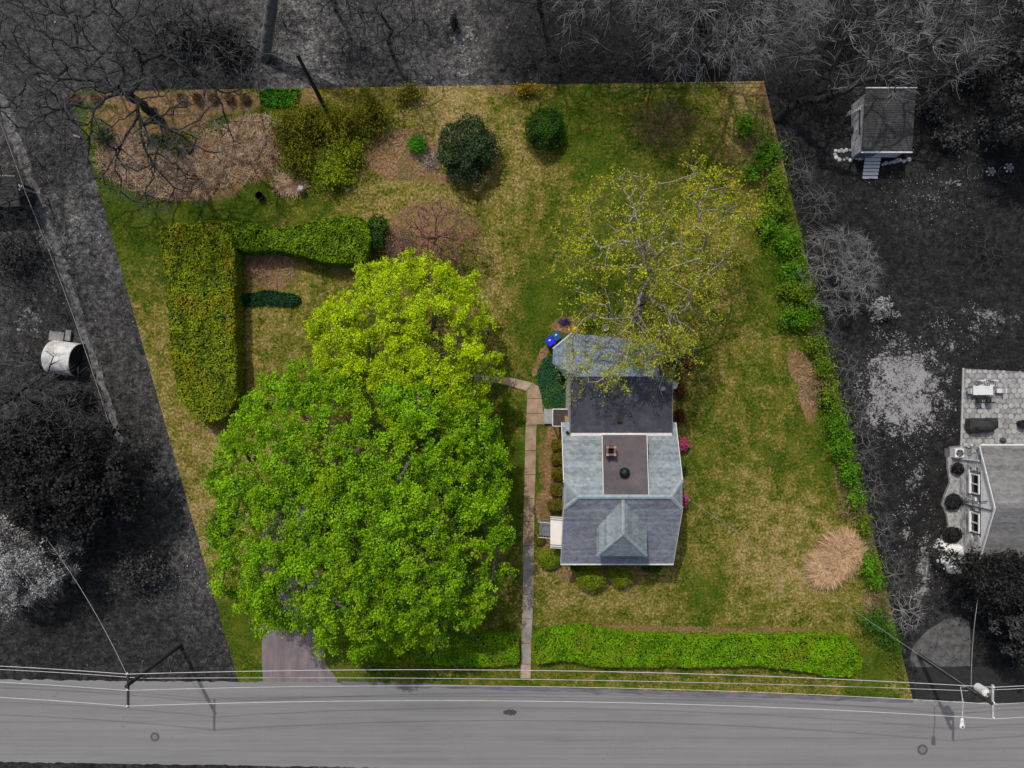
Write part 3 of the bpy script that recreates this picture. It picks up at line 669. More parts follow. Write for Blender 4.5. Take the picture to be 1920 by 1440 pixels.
def roof_slope(name, poly, m, parent, course=0.28, th=0.08, lift=0.022):
    """sloping polygon laid with overlapping shingle courses, a real step at each course"""
    poly = [np.array(p, float) for p in poly]
    nrm = np.zeros(3)
    for i in range(len(poly)): nrm += np.cross(poly[i] - poly[0], poly[(i + 1) % len(poly)] - poly[0])
    nrm /= np.linalg.norm(nrm)
    if nrm[2] < 0: nrm = -nrm; poly = poly[::-1]
    up = np.array([0, 0, 1.0]); ax = up - nrm * nrm[2]; ax /= np.linalg.norm(ax)          # up-slope
    hs = [p @ ax for p in poly]; h0, h1 = min(hs), max(hs); mb = MB(); mb.slab(poly, th)
    h = h0; tn = [.5] * len(mb.V)
    while h < h1 - 0.02:
        q = clip_poly(poly, ax, h, True); q = clip_poly(q, ax, min(h + course, h1), False)
        if len(q) >= 3:
            top = [p + nrm * (0.004 + lift * (1 - (p @ ax - h) / course)) for p in q]; n = len(q)
            mb.add(top + q, [list(range(n))] + [[n + i, n + (i + 1) % n, (i + 1) % n, i] for i in range(n)])
            tn += [R.random()] * (2 * n)
        h += course
    return mk(name, mb.V, mb.F, m, parent, attrs={'tint': tn})
M_SH_LIGHT = shingle_mat('shingle_blue_grey', lin(120, 131, 138), lin(146, 156, 160), lin(86, 94, 104))
M_SH_DARK = shingle_mat('shingle_front', lin(122, 126, 136), lin(150, 154, 162), lin(94, 97, 108))
M_SH_PORCH = shingle_mat('shingle_porch', lin(110, 124, 144), lin(138, 150, 168), lin(84, 96, 116))
M_RIDGE = mat('ridge_cap', lin(160, 174, 178), lin(134, 146, 152), 3, 0.85, 0.3)
M_WHITE = mat('white_trim', lin(225, 222, 222), lin(196, 194, 196), 3, 0.6, 0)
M_SIDING = mat('white_siding', lin(214, 212, 210), lin(190, 188, 188), 1.5, 0.7, 0)
m = N('tar_roof'); b1 = m.noise(0.55, 5, 0.6); b2 = m.noise(2.0, 4, 0.6)
c_ = m.mix(m.ramp(b1, 0.35, 0.7), lin(50, 52, 60), lin(70, 74, 84)); c_ = m.mix(m.math('MULTIPLY', m.ramp(b2, 0.5, 0.7), 0.5), c_, lin(88, 94, 106)); m.bsdf(c_, 0.7, b2, 0.1, 0.02); M_TAR = m.m
m = N('membrane_roof'); b1 = m.noise(0.7, 5, 0.6); b2 = m.noise(3, 4, 0.6)
c_ = m.mix(m.ramp(b1, 0.35, 0.7), lin(86, 80, 83), lin(104, 96, 98)); c_ = m.mix(m.math('MULTIPLY', m.ramp(b2, 0.52, 0.7), 0.6), c_, lin(78, 74, 84)); m.bsdf(c_, 0.8, b2, 0.1, 0.02); M_MEMB = m.m
M_BRICK = mat('chimney_brick', lin(136, 104, 94), lin(98, 72, 66), 6, 0.9, 0.5)
M_BLACK = mat('black_soot', grey(18), grey(10), 5, 0.9, 0)
M_COPPER = mat('green_vent', lin(34, 52, 48), lin(16, 24, 24), 5, 0.5, 0.1)
M_GLASS = mat('window_glass', grey(34), grey(24), 1, 0.1, 0, spec=0.8)

X0, X1 = 4.33, 14.2; YF, ZF = -15.85, 4.0; YR, ZR = -9.3, 8.2; YB, ZB = -3.33, 5.0
house = thing('house', 'white house with blue grey shingle roofs, flat black rear roof and front dormer', 'house', ((X0 + X1) / 2, -8, 0))
mb = MB(); ins = .35
mb.prism([(X0 + ins, YF + .4), (X1 - ins, YF + .4), (X1 - ins, -4.2), (X0 + ins, -4.2)], 0, 4.05)
mb.build('wall', M_SIDING, house)
for x0 in (X0 + ins, X1 - ins - .1):   # gable walls
    mb = MB(); prof = [(YF + .45, 4.05), (-4.2, 4.05), (-4.2, 5.1), (-8.4, 7.3), (-10.2, 7.3)]
    V = [(x0, y, z) for y, z in prof] + [(x0 + .1, y, z) for y, z in prof]; n = 5
    mb.add(V, [list(range(n)), list(range(n, 2 * n))[::-1]] + [[i, (i + 1) % n, n + (i + 1) % n, n + i][::-1] for i in range(n)]); mb.build('gable_wall', M_SIDING, house)
cz = 7.5; yf = YR + (YF - YR) * (ZR - cz) / (ZR - ZF); yb = YR + (YB - YR) * (ZR - cz) / (ZR - ZB); xa, xb = X0 + 1.17, X1 - 1.1
roof_slope('front_roof', [(X0, YF, ZF), (X1, YF, ZF), (X1, yf, cz), (xb, YR, ZR), (xa, YR, ZR), (X0, yf, cz)], M_SH_DARK, house)
roof_slope('rear_roof', [(X0, YB, ZB), (X1, YB, ZB), (X1, yb, cz), (xb, YR, ZR), (xa, YR, ZR), (X0, yb, cz)], M_SH_LIGHT, house)
roof_slope('gable_clip_roof', [(X0, yf, cz), (X0, yb, cz), (xa, YR, ZR)], M_SH_LIGHT, house)
roof_slope('gable_clip_roof', [(X1, yf, cz), (X1, yb, cz), (xb, YR, ZR)], M_SH_LIGHT, house)
mb = MB()
def strip(mb, a, b, w=.14, up=.05):
    a, b = Vector(a), Vector(b); d = (b - a).normalized(); u = d.cross(Vector((0, 0, 1))).normalized() * w; z = Vector((0, 0, up))
    mb.add([a - u, a + z, a + u, b - u, b + z, b + u], [[0, 1, 4, 3], [1, 2, 5, 4], [2, 0, 3, 5], [0, 2, 1], [3, 4, 5]])
for a, b in (((xa, YR, ZR), (xb, YR, ZR)), ((X0, yf, cz), (xa, YR, ZR)), ((X0, yb, cz), (xa, YR, ZR)), ((X1, yf, cz), (xb, YR, ZR)), ((X1, yb, cz), (xb, YR, ZR))):
    strip(mb, np.array(a) + [0, 0, .02], np.array(b) + [0, 0, .02], .17, .07)
mb.build('ridge_cap', M_RIDGE, house)
mb = MB(); mb.box(((X0 + X1) / 2, YF - .06, ZF - .03), (X1 - X0 + .1, .12, .12)); mb.build('gutter', M_WHITE, house)
for x in (X0 - .03, X1 + .03):
    for (ya, za), (yb_, zb_) in (((YF, ZF), (yf, cz)), ((YB, ZB), (yb, cz))):
        mb = MB(); mb.add([(x - .03, ya, za + .02), (x + .03, ya, za + .02), (x + .03, yb_, zb_ + .02), (x - .03, yb_, zb_ + .02), (x - .03, ya, za - .16), (x + .03, ya, za - .16), (x + .03, yb_, zb_ - .16), (x - .03, yb_, zb_ - .16)],
                          [[0, 1, 2, 3], [7, 6, 5, 4], [0, 3, 7, 4], [1, 5, 6, 2], [0, 4, 5, 1], [3, 2, 6, 7]]); mb.build('rake_board', M_WHITE, house)
# front dormer with hipped roof
dz = 6.35; DL, DR = W(1119, 1000, dz)[0], W(1212.5, 1000, dz)[0]; DF = W(1165, 1042, dz)[1]; HP = np.array((W(1168.5, 1001, 8.05)[0], W(1168, 1001, 8.05)[1], 8.05)); xm = HP[0]
def front_y(z): return YR + (YF - YR) * (ZR - z) / (ZR - ZF)
yv = front_y(dz) ; RB = (xm, front_y(8.05), 8.05)
dorm = MB().prism([(DL + .25, DF + .25), (DR - .25, DF + .25), (DR - .25, yv - .2), (DL + .25, yv - .2)], 4.2, dz - .02).build('dormer', M_SIDING, house)
roof_slope('dormer_roof', [(DL, DF, dz), (HP[0], HP[1], HP[2]), RB, (DL, yv, dz)], M_SH_LIGHT, dorm, .26)
roof_slope('dormer_roof', [(DR, DF, dz), (HP[0], HP[1], HP[2]), RB, (DR, yv, dz)], M_SH_LIGHT, dorm, .26)
roof_slope('dormer_roof', [(DL, DF, dz), (DR, DF, dz), (HP[0], HP[1], HP[2])], M_SH_LIGHT, dorm, .26)
mb = MB()
for a, b in ((HP, RB), ((DL, DF, dz), HP), ((DR, DF, dz), HP)): strip(mb, np.array(a) + [0, 0, .03], np.array(b) + [0, 0, .03], .14, .06)
mb.build('ridge_cap', M_RIDGE, dorm)
for wx in (xm - .9, xm + .9): MB().box((wx, DF + .24, 5.4), (1.0, .06, 1.1)).build('window', M_GLASS, dorm)
# flat membrane rear dormer beside the ridge
za, zb = 8.12, 7.3; RL, RRt = W(1131, 870, 7.6)[0], W(1213, 870, 7.6)[0]; RT = W(1170, 816, zb)[1]; RBt = W(1170, 927, za)[1]
MB().prism([(RL + .08, RT + -.08), (RRt - .08, RT - .08), (RRt - .08, RBt), (RL + .08, RBt)], 5.0, zb - .12).build('rear_dormer_wall', M_SIDING, house)
memb = MB().slab([(RL, RT, zb), (RRt, RT, zb), (RRt, RBt, za), (RL, RBt, za)], .22).build('membrane_roof', M_MEMB, house)
for x in (RL - .05, RRt + .05): MB().slab([(x - .03, RT - .02, zb + .03), (x + .03, RT - .02, zb + .03), (x + .03, RBt, za + .03), (x - .03, RBt, za + .03)], .34).build('edge_trim', M_WHITE, memb)
def roofz(y): return zb + (za - zb) * (y - RT) / (RBt - RT)
cx, cy = W(1145, 845, 8.2)[:2]
ch = MB()
for dx, dy, sx, sy in ((-.31, 0, .16, .78), (.31, 0, .16, .78), (0, -.31, .46, .16), (0, .31, .46, .16)): ch.box((cx + dx, cy + dy, roofz(cy) + .45), (sx, sy, 1.1))
ch = ch.build('chimney', M_BRICK, house)
MB().box((cx, cy, roofz(cy) + .3), (.45, .45, .9)).build('flue', M_BLACK, ch)
for dx, dy in ((-.31, -.31), (.31, -.31), (-.31, .31), (.31, .31)): MB().box((cx + dx, cy + dy, roofz(cy) + 1.02), (.2, .2, .05)).build('cap_block', M_CONC_PINK, ch)
vx, vy = W(1171, 886, 8.1)[:2]; vz = roofz(vy)
v = MB().lathe((vx, vy, vz - .05), [(.26, 0), (.26, .28), (.42, .34), (.44, .4), (.3, .48), (.28, .62), (.05, .68)], 18).build('roof_vent', M_COPPER, house, smooth=True)
# flat black roof over the rear wing
FZ = 5.62; FX0, FX1 = W(1069, 760, FZ)[0], W(1260.5, 760, FZ)[0]; FT, FB = W(1160, 706, FZ)[1], W(1160, 812, FZ)[1]
MB().prism([(FX0 + .02, FB - .3), (FX1 - .1, FB - .3), (FX1 - .1, FT - .1), (FX0 + .02, FT - .1)], 0, FZ - .26).build('rear_wing_wall', M_SIDING, house)
fr = MB().slab([(FX0, FB, FZ), (FX1, FB - .06, FZ), (FX1, FT, FZ), (FX0, FT, FZ)], .24).build('flat_roof', M_TAR, house)
mb = MB(); mb.box((FX0 + .0, (FB + FT) / 2, FZ + .02), (.1, FT - FB, .1)); mb.box((FX1, (FB + FT) / 2, FZ + .02), (.08, FT - FB, .1)); mb.box(((FX0 + FX1) / 2, FT, FZ + .02), (FX1 - FX0, .07, .09)); mb.build('metal_edge', mat('dull_edge', lin(120, 118, 120), lin(90, 90, 96), 2, .6, 0), fr)
mb = MB(); mb.box(((FX0 + FX1) / 2, FB - .12, FZ - .03), (FX1 - FX0 - .1, .26, .1)); mb.build('flashing', M_WHITE, fr)
px, py = W(1161, 787, FZ)[:2]
hz = MB().box((px, py, FZ + .12), (.42, .42, .28)).build('hatch', mat('rusty_box', lin(70, 62, 40), lin(40, 36, 28), 6), fr)
px, py = W(1243, 729, FZ + .3)[:2]
MB().lathe((px, py, FZ), [(.08, 0), (.08, .25), (.2, .27), (.21, .36), (.1, .45), (.02, .46)], 14).build('vent_cap', mat('galvanised', lin(170, 172, 178), lin(140, 142, 150), 5, .4, 0, metallic=.3), fr)
px, py = W(1064, 811, 5.6)[:2]
MB().lathe((px, py, 4.2), [(.13, 0), (.13, 1.6), (.08, 1.62), (.02, 1.62)], 12).build('vent_pipe', M_BLACK, house)
# rear porch roof with clipped corner
pz, pt = 2.75, 3.9
E = [W(1064, 707, pz), W(1036, 681, pz), W(1037, 655, pz), W(1073, 625, pz), W(1232, 640, pz), W(1237, 703, pz)]
I0, I1 = np.array((FX0 + .3, FT - .04, pt)), np.array((FX1 - 1.3, FT - .04, pt)); T0 = np.array((FX0 + .9, FT + 1.2, pt)); 
roof_slope('porch_roof', [E[3], E[4], (I1[0], FT + .0, pt), (T0[0], FT + .0, pt)], M_SH_PORCH, house, .27)
roof_slope('porch_roof', [E[2], E[3], (T0[0], FT, pt)], M_SH_PORCH, house, .27)
roof_slope('porch_roof', [E[1], E[2], (T0[0], FT, pt)], M_SH_PORCH, house, .27)
roof_slope('porch_roof', [(E[0][0], FT - .1, pz), E[1], (T0[0], FT, pt)], M_SH_PORCH, house, .27)
roof_slope('porch_roof', [E[4], (E[5][0], FT, pz), (I1[0], FT, pt)], M_SH_PORCH, house, .27)
ip = [E[2] * [.97, .9, 1] + [.5, 0, 0], E[3] * [1, .94, 1] + [.3, -.1, 0], E[4] * [1, .9, 1] - [.4, .1, 0], (E[5][0] - .4, FT - .05, 0), (E[0][0] + .5, FT - .05, 0)]
MB().prism([(p[0], p[1]) for p in ip], 0, pz - .08).build('porch_wall', M_SIDING, house)
mb = MB(); a, b = Vector(E[2]), Vector(E[3]); mb.tube([a + Vector((-.02, .04, .02)), b + Vector((-.02, .04, .02))], .07, 6); mb.build('porch_gutter', M_WHITE, house)
# side stoop with a small dark canopy
a, b = W(1037, 768, 2.7), W(1060, 798, 2.7)
can = MB().slab([(a[0], b[1], 2.7), (FX0, b[1], 2.8), (FX0, a[1], 2.8), (a[0], a[1], 2.7)], .1).build('side_canopy', mat('canopy_brown', lin(72, 62, 58), lin(56, 48, 46), 3, .7, .1), house)
mb = MB(); mb.box((a[0] - .04, (a[1] + b[1]) / 2, 2.68), (.08, a[1] - b[1] + .1, .12)); mb.box(((a[0] + FX0) / 2, a[1] + .05, 2.72), (FX0 - a[0], .08, .12)); mb.box(((a[0] + FX0) / 2, b[1] - .05, 2.72), (FX0 - a[0], .06, .12))
for y in (a[1] - .05, b[1] + .05): mb.box((a[0] + .06, y, 1.4), (.1, .1, 2.55))
mb.build('canopy_frame', M_WHITE, can)
a2, b2 = W(1020, 767, .35), W(1037, 795, .35)
MB().box(((a2[0] + FX0) / 2, (a2[1] + b2[1]) / 2, .2), (FX0 - a2[0], a2[1] - b2[1], .4), bev=.03).build('side_step', mat('blue_concrete', lin(160, 168, 172), lin(130, 138, 144), 2), house)
c3 = W(1062, 789, 2.9); MB().box((c3[0], c3[1], 2.86), (.3, .9, .06)).build('canopy_board', mat('wood_board', lin(176, 140, 96), lin(136, 104, 72), 4), can)
# front awning and steps
a, b = W(1032, 969, 2.6), W(1056, 1028, 2.6)
aw = MB(); wdt = a[1] - b[1]; xw = X0 + .4
aw.slab([(a[0], b[1], 2.45), (xw, b[1], 2.85), (xw, a[1], 2.85), (a[0], a[1], 2.45)], .06)
aw = aw.build('front_awning', mat('awning_white', lin(236, 230, 226), lin(222, 216, 214), 1, .6, 0), house)
M_STR = mat('awning_stripe', lin(92, 104, 140), lin(76, 88, 124), 2, .6, 0)
for y in (a[1] - .1, a[1] - .28, b[1] + .1, b[1] + .28): MB().slab([(a[0] - .01, y - .035, 2.465), (xw, y - .035, 2.865), (xw, y + .035, 2.865), (a[0] - .01, y + .035, 2.465)], .03).build('stripe', M_STR, aw)
s0, s1 = W(1007, 978, .5), W(1033, 1005, .5)
for i in range(4):
    MB().box((s0[0] + .22 + i * .3 + .6, (s0[1] + s1[1]) / 2, .09 + i * .085), (1.2, s0[1] - s1[1], .18 + i * .17)).build('front_step', mat('step_concrete', lin(128, 132, 138), lin(100, 104, 112), 2), house)
for y in (s0[1] + .03, s1[1] - .03):
    mb = MB(); mb.tube([(s0[0] + .1, y, 0), (s0[0] + .1, y, .95), (s0[0] + 1.6, y, 1.5), (s0[0] + 1.6, y, .6)], .03, 6)
    for k in range(5): x = s0[0] + .35 + k * .25; mb.tube([(x, y, .2), (x, y, 1.0 + (x - s0[0]) * .33)], .012, 4)
    mb.build('handrail', M_WHITE, house)
for wy, wz in ((-6.5, 1.9), (-8.8, 1.9), (-13.2, 1.9)):
    MB().box((X0 + ins - .03, wy, wz), (.08, 1.0, 1.4)).build('window', M_GLASS, house)
for wx in (6.2, 9.2, 12.2): MB().box((wx, YF + .38, 2.0), (1.2, .08, 1.5)).build('window', M_GLASS, house)
# satellite dish at the corner
c = W(1263, 722, 5.2)
mb = MB().lathe(c, [(.05, -.1), (.3, 0), (.34, .06), (.3, .05), (.05, -.03)], 16); mb.tube([(c[0] - .35, c[1], 5.0), (c[0], c[1], 5.1)], .03, 5)
mb.build('satellite_dish', mat('dish_grey', lin(190, 192, 198), lin(170, 172, 180), 2, .5, 0), house)

# ------------------------------------------------------------------ neighbour house on the right
M_STONEJ = mat('stone_mortar', grey(150), grey(120), 5, .95, .4)
M_NROOF = shingle_mat('shingle_grey', grey(112), grey(128), grey(92))
NX, NY0, NY1, NYR, EZ, RZ = 41.95, -5.5, -15.9, -10.75, 3.1, 5.2
nb = thing('neighbour_house', 'grey stone house with shingle gable roof and two white windows, beside the patio', 'house', (46, -10.5, 0))
MB().prism([(NX + .12, NY1 + .4), (54, NY1 + .4), (54, NY0 - .3), (NX + .12, NY0 - .3)], 0, EZ).build('wall', M_STONEJ, nb)
smesh = {}
yy = NY1 + .5
mats_s = [mat('stone_%s' % n_, grey(v_), grey(v_ - 34), 3, .9, .5) for n_, v_ in (('pale', 222), ('middle', 204), ('dull', 180), ('warm', 232))]
row = 0; z = .03
while z < 2.95:
    hh = R.uniform(.22, .38); y = NY1 + .45 - R.uniform(0, .2)
    while y < NY0 - .4:
        L = R.uniform(.35, .85); zt = min(z + hh, 3.05)
        win = any(a - .1 < y + L and y < b_ + .1 and zt > 1.55 for a, b_ in ((-9.95, -8.15), (-13.45, -11.65)))
        if not win:
            o = MB().box((NX + .06, y + L / 2, (z + zt) / 2), (.14 + R.uniform(0, .06), min(L - .03, NY0 - .35 - y), zt - z - .03)).build('stone', mats_s[int(R.integers(0, 4))], nb)
        y += L
    z += hh
gb = MB(); V = [(NX + .02, NY1 + .1, EZ), (NX + .02, NY0 - .1, EZ), (NX + .02, NYR, RZ - .1)]; V += [(x + .15, y, z) for x, y, z in V]
gb.add(V, [[0, 1, 2], [5, 4, 3], [0, 3, 4, 1], [1, 4, 5, 2], [2, 5, 3, 0]])
gab = gb.build('gable', mat('vinyl_siding', grey(246), grey(236), 2, .6, 0), nb)
for i in range(11):
    zz = EZ + .09 + i * .18; f = (zz - EZ) / (RZ - .1 - EZ); ya = NY1 + .1 + (NYR - NY1 - .1) * f; yb2 = NY0 - .1 + (NYR - NY0 + .1) * f
    if yb2 - ya > .3: MB().box((NX + .005, (ya + yb2) / 2, zz), (.035, yb2 - ya - .1, .13)).build('siding_board', MATS['vinyl_siding'], gab)
roof_slope('roof_slope', [(NX - .12, NY0, EZ), (54, NY0, EZ), (54, NYR, RZ), (NX - .12, NYR, RZ)], M_NROOF, nb, .26)
roof_slope('roof_slope', [(NX - .12, NY1, EZ), (54, NY1, EZ), (54, NYR, RZ), (NX - .12, NYR, RZ)], M_NROOF, nb, .26)
M_W2 = mat('white_metal', grey(232), grey(212), 2, .5, 0)
for y in (NY0 + .06, NY1 - .06): MB().box((48, y, EZ - .02), (12.2, .13, .13)).build('gutter', M_W2, nb)
for ya in (NY0, NY1):
    mb = MB(); mb.add([(NX - .17, ya, EZ + .05), (NX - .1, ya, EZ + .05), (NX - .1, NYR, RZ + .05), (NX - .17, NYR, RZ + .05), (NX - .17, ya, EZ - .12), (NX - .1, ya, EZ - .12), (NX - .1, NYR, RZ - .12), (NX - .17, NYR, RZ - .12)], [[0, 1, 2, 3], [7, 6, 5, 4], [0, 3, 7, 4], [1, 5, 6, 2]]); mb.build('rake_board', M_W2, nb)
for y0, y1 in ((-8.2, -9.9), (-11.7, -13.4)):
    ym = (y0 + y1) / 2; wf = MB()
    wf.box((NX - .04, ym, 1.72), (.34, 1.85, .14)); wf.box((NX - .01, ym, 2.86), (.14, 1.75, .1))
    for y in (y0, y1, ym): wf.box((NX - .01, y, 2.3), (.14, .12, 1.1))
    wf = wf.build('window', M_W2, nb)
    for yy in ((y0 + ym) / 2, (y1 + ym) / 2): MB().box((NX + .03, yy, 2.3), (.06, .74, 1.05)).build('pane', M_GLASS, wf)
for q_, r_ in (([(NX - .1, -10.3, 4.2), (NX - .1, -10.6, 3.0), (NX - .12, -10.6, 1.2), (NX - .2, -10.1, .6)], .035), ([(NX - .08, -11.05, 4.8), (NX - .08, -11.1, .2)], .05)): MB().tube(q_, r_, 6).build('conduit', mat('conduit_grey', grey(100), grey(80)), nb)
mb = MB(); mb.box((NX - .1, -10.6, 1.25), (.22, .3, .4)); mb.build('electric_meter', mat('meter_grey', grey(150), grey(120)), nb)
mb = MB(); mb.tube([(NX - .12, -6.9, 3.0), (NX - .1, -7.0, .1), (NX - 1.4, -6.75, .06)], .06, 6); mb.build('downspout', M_W2, nb)
# planting bed with curved edging
bp = [(1801, 836), (1779, 838), (1774, 850), (1775, 880), (1779, 905), (1770, 925), (1764, 945), (1773, 965), (1776, 985), (1764, 1005), (1760, 1030), (1775, 1075), (1812, 1075), (1812, 1000), (1805, 836)]
tag(MB().prism([tuple(W(x, y)[:2]) for x, y in bp], -.03, .07).build('planting_bed', mat('pale_gravel_bed', grey(186), grey(110), 3, .95, .7, 20, lo=.3, hi=.7)), kind='structure')
ed = MB(); ed.tube([W(x, y) + np.array([0, 0, .09]) for x, y in bp[:12]], .07, 5)
tag(ed.build('bed_edging', mat('edging_grey', grey(120), grey(86)), base=W(1775, 900)), 'narrow curving edging along the bed of the grey stone house', 'edging')
# patio of irregular pavers
patio = bpy.data.objects.new('patio', None); COL.objects.link(patio); patio.location = W(1860, 760); ORG[patio] = W(1860, 760); tag(patio, kind='structure')
pp = [(1807, 691), (1990, 701), (1990, 836), (1800, 836)]; pw = [W(*p)[:2] for p in pp]
MB().prism([tuple(p) for p in pw], -.05, .05).build('patio_base', mat('paver_joint', grey(128), grey(108), 3), patio)
pm = [mat('paver_%s' % n_, grey(v_), grey(v_ - 22), 2.5, .85, .3) for n_, v_ in (('a', 172), ('b', 160), ('c', 180), ('d', 150))]
sites = []
hs = .52
for j in range(-1, 16):
    for i in range(-1, 18):
        sites.append((42.0 + i * hs * 1.02 + (j % 2) * hs / 2 + R.normal(0, .04), -5.8 + j * hs * .9 + R.normal(0, .04)))
def inside(p, poly):
    s = False; n = len(poly)
    for i in range(n):
        a, b = poly[i], poly[(i + 1) % n]
        if (a[1] > p[1]) != (b[1] > p[1]) and p[0] < (b[0] - a[0]) * (p[1] - a[1]) / (b[1] - a[1]) + a[0]: s = not s
    return s
for x, y in sites:
    if not inside((x, y), pw) or x > 49.5: continue
    k = 7; a0 = R.uniform(0, 1); r0 = hs * .53
    P = [(x + r0 * math.cos(a0 + i * 2 * math.pi / k) * R.uniform(.88, 1.02), y + r0 * math.sin(a0 + i * 2 * math.pi / k) * R.uniform(.88, 1.02)) for i in range(k)]
    P = [p if inside(p, pw) else (x + (p[0] - x) * .3, y + (p[1] - y) * .3) for p in P]
    MB().prism(P, .02, .062 + R.uniform(0, .012)).build('paver', pm[int(R.integers(0, 4))], patio)
MB().prism([tuple(W(x, y)[:2]) for x, y in ((1804, 690), (1807, 690), (1803, 836), (1800, 836))], -.04, .09).build('edge_course', pm[2], patio)

# patio table, chairs
M_FRAME = mat('dark_frame', grey(52), grey(36), 4, .5, 0); M_CUSH = mat('pale_cushion', grey(224), grey(204), 3, .8, .1); M_TTOP = mat('pale_table', grey(226), grey(210), 2, .5, 0)
tc = W(1843, 732, .74)[:2]
tb = thing('patio_table', 'long pale patio table on dark legs near the patio corner', 'table', (tc[0], tc[1], .06))
MB().box((tc[0], tc[1], .76), (1.85, .85, .05), bev=.01).build('table_top', M_TTOP, tb)
for dx in (-.8, .8):
    for dy in (-.33, .33): MB().box((tc[0] + dx, tc[1] + dy, .4), (.06, .06, .68)).build('leg', M_FRAME, tb)
def chair(px, py, rz, label):
    c = W(px, py, .3)[:2]; ca, sa = math.cos(rz), math.sin(rz); t = thing('patio_chair', label, 'chair', (c[0], c[1], .06), 'chairs around the patio table')
    def p(a, b, z): return (c[0] + a * ca - b * sa, c[1] + a * sa + b * ca, z)
    MB().box((*c, .46), (.5, .5, .08), rz, .02).build('seat', M_CUSH if 'pale' in label else M_FRAME, t)
    q = p(0, .27, .76); MB().box(q, (.5, .09, .52), rz).build('backrest', M_CUSH if 'pale' in label else M_FRAME, t)
    for a in (-.27, .27):
        for b in (-.22, .24): MB().tube([p(a, b, .06), p(a, b, .62)], .02, 5).build('leg', M_FRAME, t)
        MB().tube([p(a, -.26, .62), p(a, .3, .66)], .025, 5).build('armrest', M_FRAME, t)
chair(1836, 719, .25, 'patio chair with pale cushion behind the table, nearer the patio corner')
chair(1857, 719, -.1, 'patio chair with pale cushion behind the table, farther from the patio corner')
chair(1834, 749, math.pi, 'dark patio chair on the grill side of the table, nearer the lawn')
chair(1852, 749, math.pi, 'dark patio chair on the grill side of the table, nearer the house')
chair(1818, 733, math.pi / 2, 'dark patio chair at the lawn end of the pale table')
chair(1872, 732, -math.pi / 2, 'dark patio chair at the far end of the pale table')
# covered grill
g = thing('covered_grill', 'bulky furniture or grill under a dark draped cover on the patio', 'grill cover', W(1840, 797) + np.array([0, 0, .06]))
M_COVER = mat('dark_cover', grey(66), grey(40), 2.5, .55, .5, 6)
prof = [((1816, 786), (1866, 785), (1868, 804), (1858, 812), (1822, 814), (1814, 806)), ((1816, 784), (1866, 783), (1867, 802), (1858, 809), (1824, 810), (1815, 803)), ((1824, 788), (1863, 786), (1863, 800), (1853, 804), (1828, 805), (1822, 799)), ((1829, 792), (1858, 790), (1858, 798), (1850, 800), (1832, 800), (1828, 797))]
V = []
for pr, z in zip(prof, (.06, .85, 1.2, 1.28)):
    V += [tuple(W(x, y, .6)[:2]) + (z,) for x, y in pr]
F = [[18, 19, 20, 21, 22, 23][::-1]] + [[L * 6 + i, L * 6 + (i + 1) % 6, L * 6 + 6 + (i + 1) % 6, L * 6 + 6 + i][::-1] for L in range(3) for i in range(6)]
mk('cover', V, F, M_COVER, g)
mb = MB(); mb.tube([np.array(v) + [0, 0, .02] for v in V[12:18]] + [np.array(V[12]) + [0, 0, .02]], .03, 5); mb.build('seam', M_FRAME, g)
# dark planter on patio edge
c = W(1916, 795, .4); tag(MB().lathe((c[0], c[1], .06), [(.3, 0), (.42, .6), (.36, .62), (.34, .5), (.05, .5)], 14).build('planter', mat('dark_pot', grey(36), grey(24)), base=(c[0], c[1], .06)), 'dark planter at the picture edge on the patio', 'planter')
c = W(1881, 826, .2); tag(MB().lathe((c[0], c[1], .06), [(.3, 0), (.2, .3), (.05, .5)], 6).build('low_ornament', mat('dull_stone', grey(86), grey(60)), base=(c[0], c[1], .06)), 'small dull pointed ornament on the patio against the gutter', 'ornament')
# air conditioner
c = W(1795, 849, .45)[:2]; ac = thing('air_conditioner', 'white boxy air conditioner with round fan top by the stone wall', 'air conditioner', (c[0], c[1], .06))
MB().box((c[0], c[1], .45), (.85, .85, .78), bev=.05).build('casing', M_W2, ac)
MB().lathe((c[0], c[1], .83), [(.34, 0), (.34, .03), (.05, .03)], 18).build('fan_opening', M_FRAME, ac)
for i in range(5):
    a = i * 2 * math.pi / 5; MB().slab([(c[0], c[1], .875), (c[0] + .3 * math.cos(a), c[1] + .3 * math.sin(a), .87), (c[0] + .3 * math.cos(a + .6), c[1] + .3 * math.sin(a + .6), .885)], .01).build('fan_blade', mat('fan_metal', grey(150), grey(110), 3, .4, 0), ac)
MB().box((c[0] - .75, c[1], .1), (.5, .8, .1)).build('base_pad', mat('pad_grey', grey(90), grey(70)), ac)
